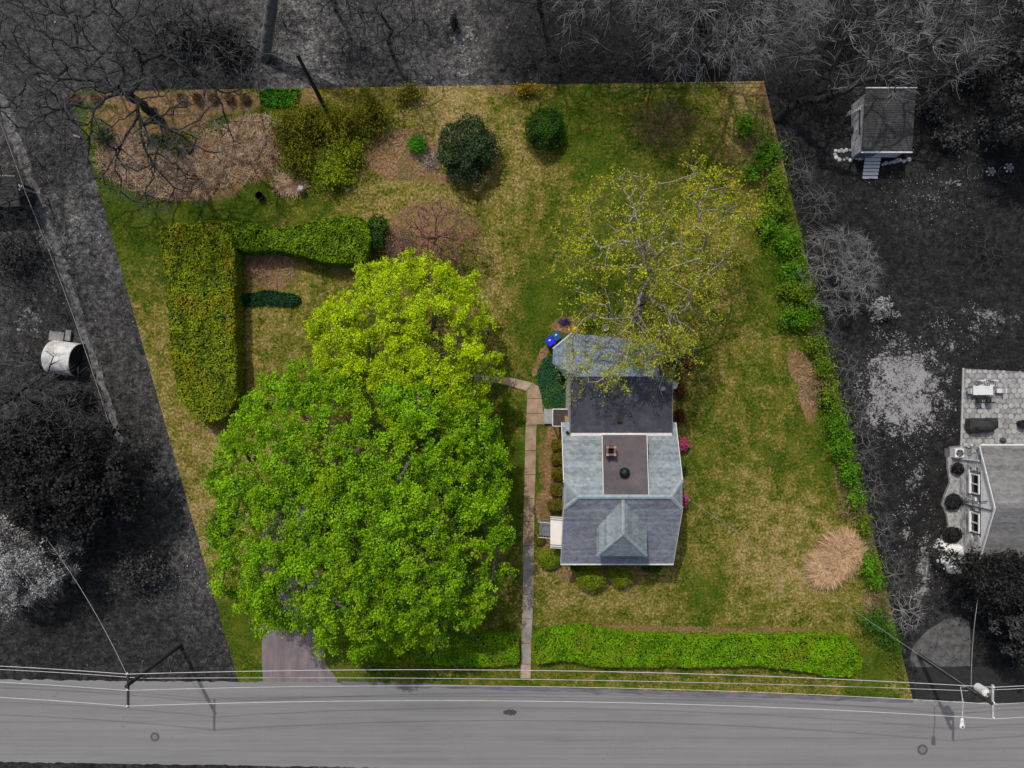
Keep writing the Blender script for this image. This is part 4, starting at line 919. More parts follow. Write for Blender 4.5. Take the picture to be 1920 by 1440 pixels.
# white curved covers
for i, (px, py, a, lab) in enumerate(((1770, 1026, -.5, 'white half-barrel plastic cover on the gravel, the one nearer the dark lawn'), (1793, 1030, -.25, 'white half-barrel plastic cover touching the stone wall bed'))):
    c = W(px, py, .3); mb = MB(); ca, sa = math.cos(a), math.sin(a); V = []
    for u in (-.75, .75):
        for k in range(13):
            t = math.pi * k / 12; q = (u, .5 * math.cos(t), .06 + .55 * math.sin(t)); V.append((c[0] + q[0] * ca - q[1] * sa, c[1] + q[0] * sa + q[1] * ca, q[2]))
    F = [[k, k + 1, 13 + k + 1, 13 + k] for k in range(12)] + [list(range(13))[::-1], list(range(13, 26))]
    mb.add(V, F); tag(mb.build('barrel_cover', mat('white_plastic', grey(240), grey(225), 1, .4, 0), base=(c[0], c[1], .06)), lab, 'plastic cover', 'white covers in the bed')
for i in range(46):
    c = W(1785 + R.normal(0, 16), 1055 + R.normal(0, 8), 0); r = R.uniform(.08, .2)
    o = MB().lathe((c[0], c[1], .05), [(r * .8, 0), (r, r * .35), (r * .5, r * .75), (r * .1, r * .8)], 6).build('rock', mats_s[i % 4], base=(c[0], c[1], .05))
    tag(o, 'pale rock in the loose heap below the white barrel covers', 'rock', 'rocks heaped by the stone house')

# ------------------------------------------------------------------ shed in the back right yard
sx0, sx1 = W(1619, 220, 2.75)[0], W(1713, 220, 2.75)[0]; sy1, sy0 = W(1665, 166, 3.2)[1], W(1665, 285, 2.4)[1]
shed = thing('garden_shed', 'grey board shed with dark shingle roof and white trim in back right yard', 'shed', ((sx0 + sx1) / 2, (sy0 + sy1) / 2, 0))
M_SHW = mat('shed_boards', grey(226), grey(196), 2, .85, .2, 20); M_SHR = shingle_mat('shed_shingle', grey(64), grey(80), grey(48))
nbd = 14
for i in range(nbd):   # west wall boards, one by one
    y = sy0 + .25 + (sy1 - sy0 - .5) * (i + .5) / nbd; f = (y - sy0) / (sy1 - sy0); hgt = 2.32 + .75 * f
    MB().box((sx0 + .22, y, hgt / 2), (.06, (sy1 - sy0 - .5) / nbd - .025, hgt)).build('board', M_SHW, shed)
mb = MB(); P = [(sx0 + .25, sy0 + .25), (sx1 - .2, sy0 + .25), (sx1 - .2, sy1 - .25), (sx0 + .25, sy1 - .25)]
V = [(x, y, 0) for x, y in P] + [(x, y, 2.3 + .75 * (y - sy0) / (sy1 - sy0)) for x, y in P]
mb.add(V, [[0, 1, 5, 4], [1, 2, 6, 5], [2, 3, 7, 6], [3, 0, 4, 7], [4, 5, 6, 7]]); mb.build('wall', M_SHW, shed)
roof_slope('roof', [(sx0, sy0, 2.42), (sx1, sy0, 2.42), (sx1, sy1, 3.2), (sx0, sy1, 3.2)], M_SHR, shed, .2)
for y, z in ((sy0 - .04, 2.42), (sy1 + .04, 3.2)): MB().box(((sx0 + sx1) / 2, y, z), (sx1 - sx0 + .1, .12, .14)).build('fascia', M_W2, shed)
dd_ = MB().box((sx0 + 1.15, sy0 + .2, 1.05), (1.5, .06, 1.9)).build('door', mat('shed_door', grey(120), grey(96)), shed)
MB().box((sx0 + 1.75, sy0 + .15, 1.05), (.06, .06, .14)).build('handle', M_FRAME, dd_)
MB().box((sx0 + .17, (sy0 + sy1) / 2 + .2, 1.7), (.08, 2.2, .1)).build('wall_rail', M_FRAME, shed)
rp = thing('shed_ramp', 'plank ramp leading up to the shed door', 'ramp', W(1632, 312))
for i in range(7):
    y = 292 + i * 6.3; a, b = W(1618 - .3 * i, y), W(1648 - .55 * i, y); hgt = .42 - i * .055
    MB().box(((a[0] + b[0]) / 2, a[1] - .15, hgt), (b[0] - a[0], .255, .05)).build('plank', mat('ramp_plank', grey(236), grey(212), 2, .85, .2, 20, scl=(.3, 4, 1)), rp)
for x in (1621, 1642): a, b = W(x, 292), W(x - 2, 334); MB().slab([(a[0] - .05, a[1], .38), (a[0] + .05, a[1], .38), (b[0] + .05, b[1], .04), (b[0] - .05, b[1], .04)], .06).build('stringer', M_FRAME, rp)
ld = thing('ladder', 'pale ladder leaning against the back corner of the shed', 'ladder', W(1590, 212)); A0, A1 = Vector(W(1588, 214)), Vector((sx0 + .05, sy1 - 1.3, 2.3)); off = Vector((.12, .36, 0))
for s_ in (-.5, .5): MB().tube([A0 + off * s_, A1 + off * s_], .035, 6).build('rail', M_W2, ld)
for i in range(8): p = A0 + (A1 - A0) * (i + .5) / 8; MB().tube([p - off * .5, p + off * .5], .025, 5).build('rung', M_W2, ld)
k_ = 0
for px, py in [(1566 + i * 5.5, 282 + 2 * math.sin(i)) for i in range(8)] + [(1588 + i * 6, 297 + 2 * math.sin(i * 1.7)) for i in range(6)] + [(1566, 290), (1568, 296), (1574, 299), (1581, 301)] + [(1655 + i * 5.5, 308 - 1.0 * i) for i in range(10)]:
    c = W(px + R.normal(0, 1), py + R.normal(0, 1)); r = R.uniform(.12, .24)
    tag(MB().lathe((c[0], c[1], 0), [(r, 0), (r * .95, r * .4), (r * .5, r * .7), (r * .1, r * .72)], 7).build('border_stone', mats_s[k_ % 3], base=c), 'rough stone in the border below the shed', 'stone', 'border stones around the shed'); k_ += 1
# rings of wire in the grass
for px, py, r, lab in ((1827, 322, .72, 'thin round garden ring lying on dark lawn, farthest from picture edge'), (1886, 326, .78, 'thin round garden ring on dark lawn at the picture edge')):
    c = W(px, py); mb = MB(); mb.tube([(c[0] + r * math.cos(i * math.pi / 14), c[1] + r * math.sin(i * math.pi / 14), .06) for i in range(29)], .03, 5)
    tag(mb.build('garden_ring', mat('ring_grey', grey(92), grey(70)), base=c), lab, 'garden ring', 'garden rings')
for px, py, lab in ((1857, 322, 'pale flower-like cluster of stones between the two garden rings'), (1891, 315, 'round pale pot beside the outer garden ring')):
    c = W(px, py); t = thing('pale_pot', lab, 'pot', c)
    MB().lathe(c, [(.2, 0), (.28, .22), (.2, .24), (.17, .12), (.02, .12)], 12).build('rim', M_STONEJ, t)
    for i in range(6): a = i * math.pi / 3; MB().lathe((c[0] + .36 * math.cos(a), c[1] + .36 * math.sin(a), 0), [(.1, 0), (.11, .06), (.03, .11)], 6).build('stone', mats_s[i % 3], t)

# ------------------------------------------------------------------ tarp shelter, boards and outbuilding on the left
c = W(118, 672, 1.2); tp = thing('tarp_shelter', 'small white arched tarp shelter with dark open end in left yard', 'shelter', (c[0], c[1], 0))
ca, sa = math.cos(-.14), math.sin(-.14); V = []; yo = 1.55; hh = 2.2; nL = 9
for iu in range(nL):
    u = -1.35 + 2.5 * iu / (nL - 1)
    for k in range(17):
        t = math.pi * k / 16; q = (u, yo * math.cos(t) , hh * math.sin(t) ** .7 * (1 + .012 * math.sin(iu * 1.9 + k)))
        V.append((c[0] + q[0] * ca - q[1] * sa, c[1] + q[0] * sa + q[1] * ca, q[2]))
F = [[i * 17 + k, i * 17 + k + 1, (i + 1) * 17 + k + 1, (i + 1) * 17 + k][::-1] for i in range(nL - 1) for k in range(16)] + [list(range(17))]
mk('tarp_cover', V, F, mat('white_tarp', grey(226), grey(170), 1.2, .7, .4, 6), tp, smooth=True)
e0 = (nL - 1) * 17; V2 = [np.array(v) + np.array([-.12 * ca, -.12 * sa, 0]) for v in V[e0:e0 + 17]]
mk('end_shade_sheet', V2, [list(range(17))[::-1]], mat('painted_inside_shade', grey(40), grey(26)), tp)  # dark sheet across the opening, painting in the unlit inside
mb = MB(); mb.tube([np.array(v) for v in V[e0:e0 + 17]], .035, 5); mb.build('end_hoop', M_TWIG_GREY, tp)
bd = thing('board_stack', 'two pale boards lying beside the white tarp shelter', 'boards', W(116, 628))
for (x0, y0, x1, y1) in ((96, 622, 124, 640), (126, 619, 137, 639)):
    a, b = W(x0, y0), W(x1, y1); MB().box(((a[0] + b[0]) / 2, (a[1] + b[1]) / 2, .3), (b[0] - a[0] - .05, a[1] - b[1], .12), -.14).build('board', mat('grey_board', grey(150), grey(116), 2, .85), bd)
MB().box(tuple(W(116, 630)[:2]) + (.12,), (1.4, .5, .24), -.14).build('support', M_FRAME, bd)
c = W(-30, 352, 2.4); gz = 2.6
ob = thing('outbuilding', 'dark low outbuilding roof cut off by the left picture edge', 'outbuilding', (c[0], c[1], 0))
x1 = W(36, 350, gz)[0]; yt, yb3 = W(0, 333, gz)[1], W(0, 390, gz)[1]
MB().prism([(x1 - 7, yb3 + .3), (x1 - .3, yb3 + .5), (x1 - .3, yt - .3), (x1 - 7, yt - .3)], 0, gz - .1).build('wall', mat('outbuilding_wall', grey(60), grey(44)), ob)
roof_slope('roof', [(x1 - 7.3, yb3, gz - .2), (x1, yb3 + .2, gz - .2), (x1, yt, gz + .5), (x1 - 7.3, yt - .4, gz + .5)], shingle_mat('outbuilding_shingle', grey(58), grey(76), grey(44)), ob, .25)
MB().tube([(x1 - 7.3, yt - .35, gz + .52), (x1 - 2.4, yt + .02, gz + .54), (x1, yt - .02, gz + .52)], .05, 5).build('ridge_trim', M_TWIG_PALE, ob)

# ------------------------------------------------------------------ utility poles and cables
M_POLE = mat('pole_wood', grey(66), grey(36), 2, .9, .5, 25, scl=(4, 4, .5)); M_ARM = mat('crossarm_wood', grey(190), grey(150), 3, .85, .2)
M_WIRE = mat('bright_cable', grey(214), grey(190), 1, .4, 0); M_WIREG = mat('dull_cable', grey(160), grey(130), 1, .6, 0); M_WIRED = mat('dark_cable', grey(30), grey(18), 1, .7, 0)
def pole(label, base, top, arm, m_arm=None):
    t = thing('utility_pole', label, 'utility pole', base, 'utility poles')
    MB().tube([base, (np.array(base) + np.array(top)) / 2, top], .2, 12, .14).build('post', M_POLE, t)
    if arm:
        a, b = arm; o = MB().box(((a[0] + b[0]) / 2, (a[1] + b[1]) / 2, a[2]), (.16, abs(a[1] - b[1]) + .2, .14)).build('crossarm', m_arm or M_ARM, t)
        for s_ in (.02, .5, .98):
            q = np.array(a) + (np.array(b) - np.array(a)) * s_
            MB().lathe((q[0], q[1], q[2] + .06), [(.05, 0), (.08, .06), (.05, .1), (.08, .14), (.04, .2)], 10).build('insulator', M_W2, o)
        MB().tube([np.array(a) + [0, -.5, -.05], np.array(top) - [0, 0, 1.0]], .025, 4).build('brace', M_POLE, t)
    return t
rb, rt = W(1722, 1228), W(1860, 1319, 10.4); ra = (np.array([W(1861, 1287, 10.0)[0], W(1861, 1286, 10)[1], 10.0]), np.array([W(1861, 1347, 10.0)[0], W(1861, 1346, 10)[1], 10.0]))
p = pole('tall dark utility pole with street lamp and pale transformer near right picture edge', rb, rt, ra)
c = W(1839, 1297, 8.8); tr = MB().lathe((c[0] + .1, c[1] + .15, 8.2), [(.3, 0), (.36, .08), (.36, 1.15), (.3, 1.25), (.1, 1.3)], 16).build('transformer', M_W2, p, smooth=False)
MB().lathe((c[0] + .1, c[1] + .15, 9.5), [(.06, 0), (.09, .1), (.05, .3)], 8).build('bushing', mat('bushing_grey', grey(120), grey(90)), tr)
l0 = W(1801, 1288, 7.5); l1 = W(1804, 1345, 8.2); l2 = W(1802, 1361, 8.1)
pz_ = rb + (rt - rb) * (7.2 / 10.4)
la = MB().tube([pz_, l0 * .25 + pz_ * .75, l0 + [0, 0, 0], (l0 + l1) / 2 + [0, 0, .25], l1], .045, 6).build('lamp_arm', M_ARM, p)
V = MB(); V.lathe((0, 0, 0), [(.06, -.4), (.14, -.3), (.17, 0), (.22, .3), (.2, .42), (.08, .48)], 12)
V2 = [(l1[0] + v_[0], l1[1] - .45 - v_[2], l1[2] + v_[1] * .5) for v_ in V.V]
mk('lamp_head', V2, V.F, M_W2, la)
MB().lathe((l2[0], l2[1], l1[2] + .08), [(.07, 0), (.07, .08), (.02, .1)], 8).build('photocell', M_BLACK, la)
lb, lt = W(338, 1210), np.array((-30.75, -24.1, 10.2)); la2 = (np.array((-30.75, -23.1, 9.9)), np.array((-30.75, -25.8, 9.9)))
pole('dark utility pole with crossarm standing at the left road edge', lb, lt, la2, M_POLE)
b3 = W(607, 197); t3 = W(557, 102, 8.6)
pole('plain leaning pole without crossarm at the back lot line', b3, t3, None)
c = W(90, 371); pm_ = thing('wire_mast', 'pale short wire mast beside the dark outbuilding at left', 'mast', c)
MB().tube([c, (c[0] - .35, c[1] + .1, 3.2)], .07, 8).build('post', M_ARM, pm_)
mb = MB(); mb.box((c[0] - .4, c[1] + .1, 3.2), (.5, .12, .1), .9); mb.box((c[0] - .4, c[1] + .1, 3.3), (.12, .6, .1), .2); mb.build('bracket', M_ARM, pm_)
G = 'road side power lines'
def road_wire(lab, yl, yr, z, sag, r):
    L, Rr = np.array((-30.75, yl, z)), np.array((ra[0][0], yr, z))
    wire('power_line', lab, [L + np.array([-48, .9, 0]), L, Rr, Rr + np.array([60, .2, 0])], (1.6, sag, 1.6), r, M_WIRE, G)
road_wire('bright power line over the grass verge, farthest from the road', -23.15, -24.2, 10.12, 2.0, .024)
road_wire('bright power line along the road edge, between the verge line and the road line', -24.4, -25.5, 10.25, 2.0, .02)
road_wire('bright power line running over the road, nearest the bottom of picture', -25.7, -26.72, 10.12, 2.0, .024)
road_wire('lower pale cable running over the road edge beneath the power lines', -24.55, -25.6, 7.5, 1.0, .02)
wire('service_cable', 'pale service cable from right utility pole across lawn to the house', [rb + (rt - rb) * .84, (X1 + .05, YR, 6.4)], (.9,), .016, M_WIREG, n=40)
wire('service_cable', 'pale service cable from left utility pole up towards the white blossom tree', [lb + (lt - lb) * .93, W(60, 975, 5.0)], (.8,), .022, M_WIREG)
wire('service_cable', 'pale service cable from right pole to the grey stone house', [rb + (rt - rb) * .75, (42.2, -16.0, 3.3)], (.5,), .022, M_WIREG)
wire('overhead_cable', 'long pale cable slanting over the gravel strip in the left yard', [W(-40, 130, 4.5), W(48, 362, 3.4), W(207, 803, 3.0)], (.2, .5), .024, M_WIREG)
wire('overhead_cable', 'second short pale cable beside the long one at the lower gravel strip', [W(185, 735, 2.6), W(214, 803, 2.6)], (.05,), .018, M_WIREG)
wire('overhead_cable', 'upper dark cable strung along the back lot line', [W(-120, 118, 7.6), t3 * .8 + b3 * .2, W(1440, 156, 7.4), W(2100, 146, 7.6)], (1, 1.2, .8), .014, M_WIRED)
wire('overhead_cable', 'lower dark cable strung along the back lot line', [W(-120, 130, 6.9), t3 * .7 + b3 * .3, W(1440, 163, 6.8), W(2100, 152, 7)], (1, 1.4, .8), .014, M_WIRED)

# ------------------------------------------------------------------ bins and small things by the rear porch
def bin_(px, py, rz, col, lab):
    c = W(px, py, 1.0)[:2]; t = thing('wheeled_bin', lab, 'bin', (c[0], c[1], 0)); mt = mat('bin_' + lab[:6].strip().replace(' ', '_'), col, tuple(v * .8 for v in col[:3]) + (1,), 2, .45, 0)
    ca, sa = math.cos(rz), math.sin(rz); mb = MB()
    V = [(c[0] + a * ca - b * sa, c[1] + a * sa + b * ca, z) for z, s_ in ((.08, .26), (1.0, .34)) for a, b in ((-s_, -s_), (s_, -s_), (s_, s_), (-s_, s_))]
    mb.add(V, [[3, 2, 1, 0], [4, 5, 6, 7]] + [[i, (i + 1) % 4, 4 + (i + 1) % 4, 4 + i] for i in range(4)]); mb.build('body', mt, t)
    lidm = MB(); lidm.box((c[0], c[1], 1.04), (.74, .78, .08), rz, .03); lidm = lidm.build('lid', mt, t)
    q = (c[0] - .42 * -sa, c[1] - .42 * ca, .98); MB().box(q, (.6, .05, .05), rz).build('handle', M_BLACK, t)
    for a in (-.28, .28): MB().tube([(c[0] + a * ca + .3 * sa - .05 * ca, c[1] + a * sa - .3 * ca, .12), (c[0] + a * ca + .3 * sa + .05 * ca, c[1] + a * sa - .3 * ca, .12)], .12, 10).build('wheel', M_BLACK, t)
    if 'bright' in lab: MB().box((c[0] - .08, c[1] + .1, 1.085), (.2, .14, .012), rz).build('label_sticker', M_WHITE, lidm)
bin_(1032, 640, .55, lin(20, 40, 230), 'bright blue wheeled bin at the rear porch corner')
bin_(1044, 630, .55, lin(20, 84, 140), 'dull blue wheeled bin beside the bright blue one')
c = W(1079, 618, 1.4); t = thing('yellow_parasol', 'small round yellow top on a post by the rear porch', 'parasol', (c[0], c[1], 0))
MB().lathe((c[0], c[1], 1.2), [(.32, 0), (.3, .06), (.14, .16), (.02, .2)], 14).build('canopy', mat('yellow_plastic', lin(236, 186, 20), lin(206, 150, 12), 3, .5, 0), t)
MB().tube([(c[0], c[1], 0), (c[0], c[1], 1.3)], .025, 6).build('post', M_POLE, t)
c = W(1135, 615, .4); t = thing('garden_chair', 'white plastic garden chair half hidden by twigs behind the porch', 'chair', (c[0], c[1], 0))
MB().box((c[0], c[1], .42), (.5, .5, .05), .4).build('seat', M_WHITE, t); MB().box((c[0] - .1, c[1] + .24, .7), (.5, .05, .5), .4).build('backrest', M_WHITE, t)
for dx in (-.2, .2):
    for dy in (-.2, .2): MB().box((c[0] + dx, c[1] + dy, .2), (.04, .04, .4)).build('leg', M_WHITE, t)
c = W(488, 368, .3); t = thing('black_bucket', 'black open bucket on the grass below the brush bed', 'bucket', (c[0], c[1], 0))
MB().lathe((c[0], c[1], 0), [(.3, 0), (.38, .6), (.34, .6), (.28, .1), (.02, .1)], 18).build('pail', M_BLACK, t); MB().tube([(c[0] + .38 * math.cos(a), c[1] + .38 * math.sin(a), .61) for a in np.linspace(0, 2 * math.pi, 19)], .025, 4).build('rim', mat('worn_rim', grey(60), grey(40)), t)
c = W(565, 355, .5); t = thing('globe_ornament', 'white round globe ornament at the edge of the bright shrub', 'ornament', (c[0], c[1], 0))
prof = [(.32 * math.sin(a) + .005, .62 - .32 * math.cos(a)) for a in np.linspace(.35, math.pi - .02, 9)]
MB().lathe((c[0], c[1], 0), prof, 16).build('globe', mat('white_stone', lin(214, 210, 200), lin(150, 144, 132), 4, .7, .2), t, smooth=True); MB().lathe((c[0], c[1], 0), [(.2, 0), (.14, .2), (.12, .34)], 12).build('pedestal', M_CONC_GREY, t)
for (x0, y0, x1, y1, lab) in ((641, 350, 657, 358, 'pale grey log lying below the yellow green thicket'), (520, 318, 524, 332, 'short white post beside the brush bed corner'), (140, 255, 152, 259, 'pale plank lying on the left lot line')):
    a, b = W(x0, y0) + [0, 0, .14], W(x1, y1) + [0, 0, .14]; tag(MB().tube([a, (a + b) / 2 + [0, 0, .02], b], .11, 8, .09).build('log', mat('weathered_wood', lin(170, 164, 154), lin(124, 118, 108), 6), base=a), lab, 'log')

# ------------------------------------------------------------------ trees
M_MAPLE = leafmat('maple_leaf', lin(66, 112, 10), lin(166, 216, 30), .35, lin(150, 186, 20), .35)
M_YMAPLE = leafmat('yellow_maple_leaf', lin(136, 164, 8), lin(216, 240, 26), .35)
M_BUD = leafmat('spring_bud', lin(138, 150, 24), lin(222, 224, 58), .4)
leafy_tree('maple_tree', 'huge lime green maple covering the driveway and front lawn', 'tree',
    [(455, 760), (432, 800), (405, 870), (418, 930), (396, 1000), (418, 1060), (430, 1115), (480, 1150), (520, 1172), (590, 1180), (622, 1215), (690, 1230), (740, 1205), (800, 1198), (838, 1200), (852, 1165), (900, 1160), (938, 1100), (955, 1060), (945, 950), (945, 850), (918, 780), (885, 715), (780, 678), (650, 672), (530, 688)],
    6.5, 13.5, (720, 900), 520, (.5, 1.2), 4600, (.2, .46), 40, .092, M_MAPLE, M_BARK, .5, gap=.1, rag=.4, under=.4)
leafy_tree('maple_tree', 'yellow green maple just behind the huge lime green one', 'tree',
    [(590, 600), (620, 555), (655, 545), (680, 505), (740, 495), (800, 478), (830, 488), (856, 508), (850, 525), (890, 523), (908, 560), (920, 590), (918, 640), (946, 685), (940, 712), (905, 730), (895, 775), (800, 805), (700, 790), (605, 730)],
    5.0, 10.5, (790, 650), 240, (.45, 1.0), 2100, (.2, .42), 40, .088, M_YMAPLE, M_BARK, .35, gap=.14, rag=.35)
sp = [(1035, 490), (1065, 410), (1100, 360), (1150, 315), (1200, 330), (1250, 345), (1300, 300), (1325, 330), (1385, 345), (1420, 410), (1375, 455), (1345, 530), (1330, 600), (1300, 655), (1240, 725), (1150, 742), (1070, 725), (1060, 680), (1075, 610), (1060, 540)]
bt = bare_tree('budding_tree', 'sparse tall tree with yellow spring buds overhanging the rear roof', 'tree', sp, 7.5, 13, (1192, 600), 420, mat('bark_ash', lin(176, 170, 164), lin(128, 120, 112), 4, .9, .4), mat('twig_ash', lin(112, 104, 84), lin(84, 76, 60), 2, .9, 0), .36, 3.0,
    r_tip=.018, twigs=7, twig_len=1.5, twig_r=.008, buds=(11, .092, M_BUD, .92, 'buds'), wob=.2, budgap=-.12, expo=.5, lowfill=.6)
for q_ in ([W(1192, 600, 3), W(1200, 612, 5.2), W(1215, 632, 6), W(1240, 650, 6.4), W(1275, 656, 6.5), W(1296, 666, 6.4), W(1310, 682, 6.2)], [W(1196, 603, 4), W(1202, 640, 5.8), W(1232, 664, 6.3), W(1245, 700, 6.5), W(1236, 726, 6.5), W(1246, 752, 6.3)], [W(1275, 656, 6.5), W(1292, 645, 6.7), W(1306, 630, 6.8)], [W(1280, 657, 6.5), W(1300, 654, 6.6), W(1316, 652, 6.6)], [W(1194, 600, 4), W(1160, 622, 6), W(1130, 652, 6.6), W(1105, 690, 6.6)]):
    MB().tube(q_, .085, 6, .02).build('low_limb', MATS['bark_ash'], bt, smooth=True)
bare_tree('bare_tree', 'large dark leafless tree spreading over the back left lot corner', 'tree', [(-20, 190), (-40, 60), (40, -40), (250, -60), (420, -20), (480, 80), (470, 170), (400, 300), (410, 345), (300, 395), (215, 375), (170, 300), (60, 285)], 8, 14, (303, 226), 760, M_BARK_DARK, M_TWIG_GREY, .32, 2.2, expo=.42, twigs=6, twig_len=1.4, twig_r=.012, wob=.25, lowfill=.5)
bare_tree('bare_tree', 'pale twiggy leafless tree at the top right of the back lot line', 'tree', [(1060, 60), (1050, -60), (1200, -140), (1400, -140), (1520, -60), (1540, 30), (1480, 70), (1440, 110), (1340, 135), (1260, 120), (1200, 50), (1120, 60)], 9, 15, (1320, 60), 700, M_BARK_DARK, M_TWIG_PALE, .36, 3, twigs=9, twig_len=1.7, twig_r=.0095, r_tip=.018, wob=.22, lowfill=.4)
bare_tree('bare_tree', 'crooked leafless tree with pale limbs beside the shed', 'tree', [(1440, 120), (1500, 20), (1600, -30), (1760, -40), (1890, 0), (1880, 50), (1760, 60), (1760, 160), (1700, 160), (1630, 110), (1600, 180), (1520, 200)], 7, 11, (1455, 225), 200, M_BARK_DARK, M_TWIG_PALE, .36, 2, twigs=7, twig_len=1.6, twig_r=.0125, r_tip=.028, wob=.3, lean=.15, expo=.65)
bare_tree('bare_tree', 'leafless tree with dark forked limbs in the left yard below the shelter', 'tree', [(-30, 760), (-10, 690), (60, 650), (130, 690), (190, 740), (180, 800), (130, 830), (60, 850), (0, 830)], 5, 8, (72, 758), 260, M_BARK_DARK, M_TWIG_GREY, .35, 1.6, twigs=4, twig_len=.9)
bare_tree('bare_tree', 'thin leafless sapling standing behind the lot by the plain pole', 'tree', [(640, -40), (720, -60), (770, -20), (780, 80), (740, 140), (680, 130), (640, 60)], 6, 9, (738, 105), 120, M_BARK_DARK, M_TWIG_GREY, .16, 2.5, twigs=4, twig_len=.8)
bare_tree('bare_tree', 'spreading grey leafless shrub tree outside the right lot line', 'tree', [(1510, 500), (1515, 450), (1560, 425), (1610, 440), (1645, 490), (1640, 550), (1600, 590), (1545, 585), (1515, 550)], 3, 5, (1562, 512), 200, M_BARK_GREY, M_TWIG_PALE, .16, .6, twigs=8, twig_len=1.0, twig_r=.0095, r_tip=.014)
bare_tree('bare_tree', 'tall trunk of a leafless tree cut off by the top picture edge', 'tree', [(430, -120), (470, -200), (540, -190), (580, -120), (540, -60), (480, -60)], 13, 17, (496, 108), 60, M_BARK_GREY, M_TWIG_GREY, .5, 11, twigs=3, lean=1.0)
# redbud
bare_tree('redbud_tree', 'pink blossoming small tree behind the yellow green maple', 'tree', [(735, 440), (760, 400), (800, 375), (850, 385), (895, 405), (905, 450), (880, 490), (830, 495), (770, 490)], 3.2, 4.6, (812, 455), 230, M_BARK, M_TWIG_BROWN, .13, .8, twigs=4, twig_len=.6, twig_r=.011, buds=(5, .055, leafmat('redbud_blossom', lin(170, 110, 100), lin(214, 130, 134), .2), .8, 'blossom'))
# blossom tree, conifers on the left
M_BLOSSOM = leafmat('white_blossom', grey(90), grey(205), .2); M_DARKEV = leafmat('dark_evergreen', grey(14), grey(54), .1); M_DARKEV2 = leafmat('grey_evergreen', grey(34), grey(92), .1); M_GSHRUB = leafmat('grey_leaf', grey(36), grey(104), .15)
leafy_tree('blossom_tree', 'tree full of white blossom at the left picture edge', 'tree', [(-60, 1060), (-40, 990), (20, 965), (80, 985), (130, 1020), (145, 1050), (130, 1085), (100, 1110), (60, 1130), (20, 1150), (-40, 1130)], 4, 7, (30, 1045), 32, (.8, 1.5), 420, (.25, .5), 50, .075, M_BLOSSOM, M_BARK_GREY, .22, rag=.25)
leafy_tree('evergreen_tree', 'broad nearly black evergreen in the left yard', 'tree', [(-30, 900), (0, 830), (70, 800), (150, 800), (230, 820), (275, 880), (270, 930), (220, 970), (130, 985), (40, 970)], 4, 9, (165, 860), 50, (1.2, 2.2), 620, (.4, .8), 45, .14, M_DARKEV, M_BARK_DARK, .35, gap=.2, rag=.5)
leafy_tree('evergreen_tree', 'dark evergreen spreading in front of the grey stone house roof', 'tree', [(1785, 1075), (1800, 1045), (1860, 1040), (1930, 1050), (1990, 1080), (1980, 1140), (1900, 1150), (1860, 1130), (1810, 1110)], 3.5, 7, (1840, 1060), 40, (.9, 1.7), 480, (.35, .7), 50, .12, M_DARKEV, M_BARK_DARK, .3, gap=.15)
leafy_tree('shade_tree', 'grey leafy tree at the right picture edge below the dark evergreen', 'tree', [(1850, 1165), (1870, 1140), (1930, 1130), (1990, 1150), (1990, 1250), (1920, 1240), (1895, 1225), (1880, 1190)], 4, 6.5, (1915, 1165), 24, (.8, 1.4), 260, (.3, .6), 45, .12, M_DARKEV2, M_BARK_DARK, .22)
leafy_tree('shade_tree', 'dark grey leafy tree in the top right picture corner', 'tree', [(1880, 80), (1890, 10), (1960, 0), (2000, 60), (2000, 240), (1930, 270), (1890, 190)], 5, 8, (1900, 130), 26, (.9, 1.6), 280, (.35, .7), 40, .13, M_DARKEV2, M_BARK_DARK, .25)

# ------------------------------------------------------------------ hedges
M_HEDGE = leafmat('yew_leaf', lin(66, 94, 10), lin(156, 172, 28), .2, lin(146, 140, 28), .5); M_HEDGE2 = leafmat('clipped_hedge_leaf', lin(68, 114, 6), lin(134, 182, 16), .2, lin(126, 148, 24), .55); M_HCORE = mat('hedge_inner', lin(44, 50, 18), lin(24, 28, 10), 4, .95, 0)
M_HEDGE3 = leafmat('green_arm_leaf', lin(64, 98, 8), lin(136, 170, 18), .2)
hedge('hedge', 'long broad yellow green hedge run along the left lawn', [(300, 418), (430, 415), (440, 470), (436, 560), (444, 700), (438, 760), (420, 786), (388, 794), (356, 780), (328, 735), (318, 640), (311, 520), (296, 460)], 2.6, M_HEDGE, 170, .10, .22, M_HCORE)
hedge('hedge', 'shorter green hedge arm running right from the broad hedge', [(365, 416), (440, 414), (520, 428), (560, 420), (650, 402), (686, 410), (694, 450), (688, 485), (650, 494), (590, 486), (520, 468), (444, 466), (365, 466)], 2.2, M_HEDGE3, 170, .10, .18, M_HCORE)
hedge('hedge', 'bright clipped front hedge between the walk and the right lot corner', [(1000, 1192), (1040, 1180), (1075, 1176), (1110, 1180), (1180, 1188), (1300, 1196), (1420, 1194), (1540, 1193), (1595, 1196), (1618, 1220), (1618, 1255), (1595, 1272), (1555, 1268), (1480, 1256), (1400, 1248), (1300, 1253), (1200, 1250), (1120, 1252), (1064, 1240), (1040, 1242), (1000, 1245)], 1.2, M_HEDGE2, 230, .085, .1, M_HCORE)
hedge('hedge', 'shaded clipped front hedge left of the walk beneath the huge maple', [(660, 1240), (720, 1200), (780, 1190), (860, 1190), (975, 1193), (974, 1246), (930, 1250), (850, 1248), (760, 1245)], 1.1, M_HEDGE2, 230, .085, .1, M_HCORE)
hedge('hedge', 'low dark green border row edging the small garden plot', [(442, 552), (470, 548), (500, 543), (530, 548), (558, 550), (566, 562), (558, 574), (500, 572), (442, 573), (436, 562)], .45, leafmat('dark_border_leaf', lin(16, 56, 30), lin(36, 92, 52), .2), 260, .07, .1, M_HCORE)

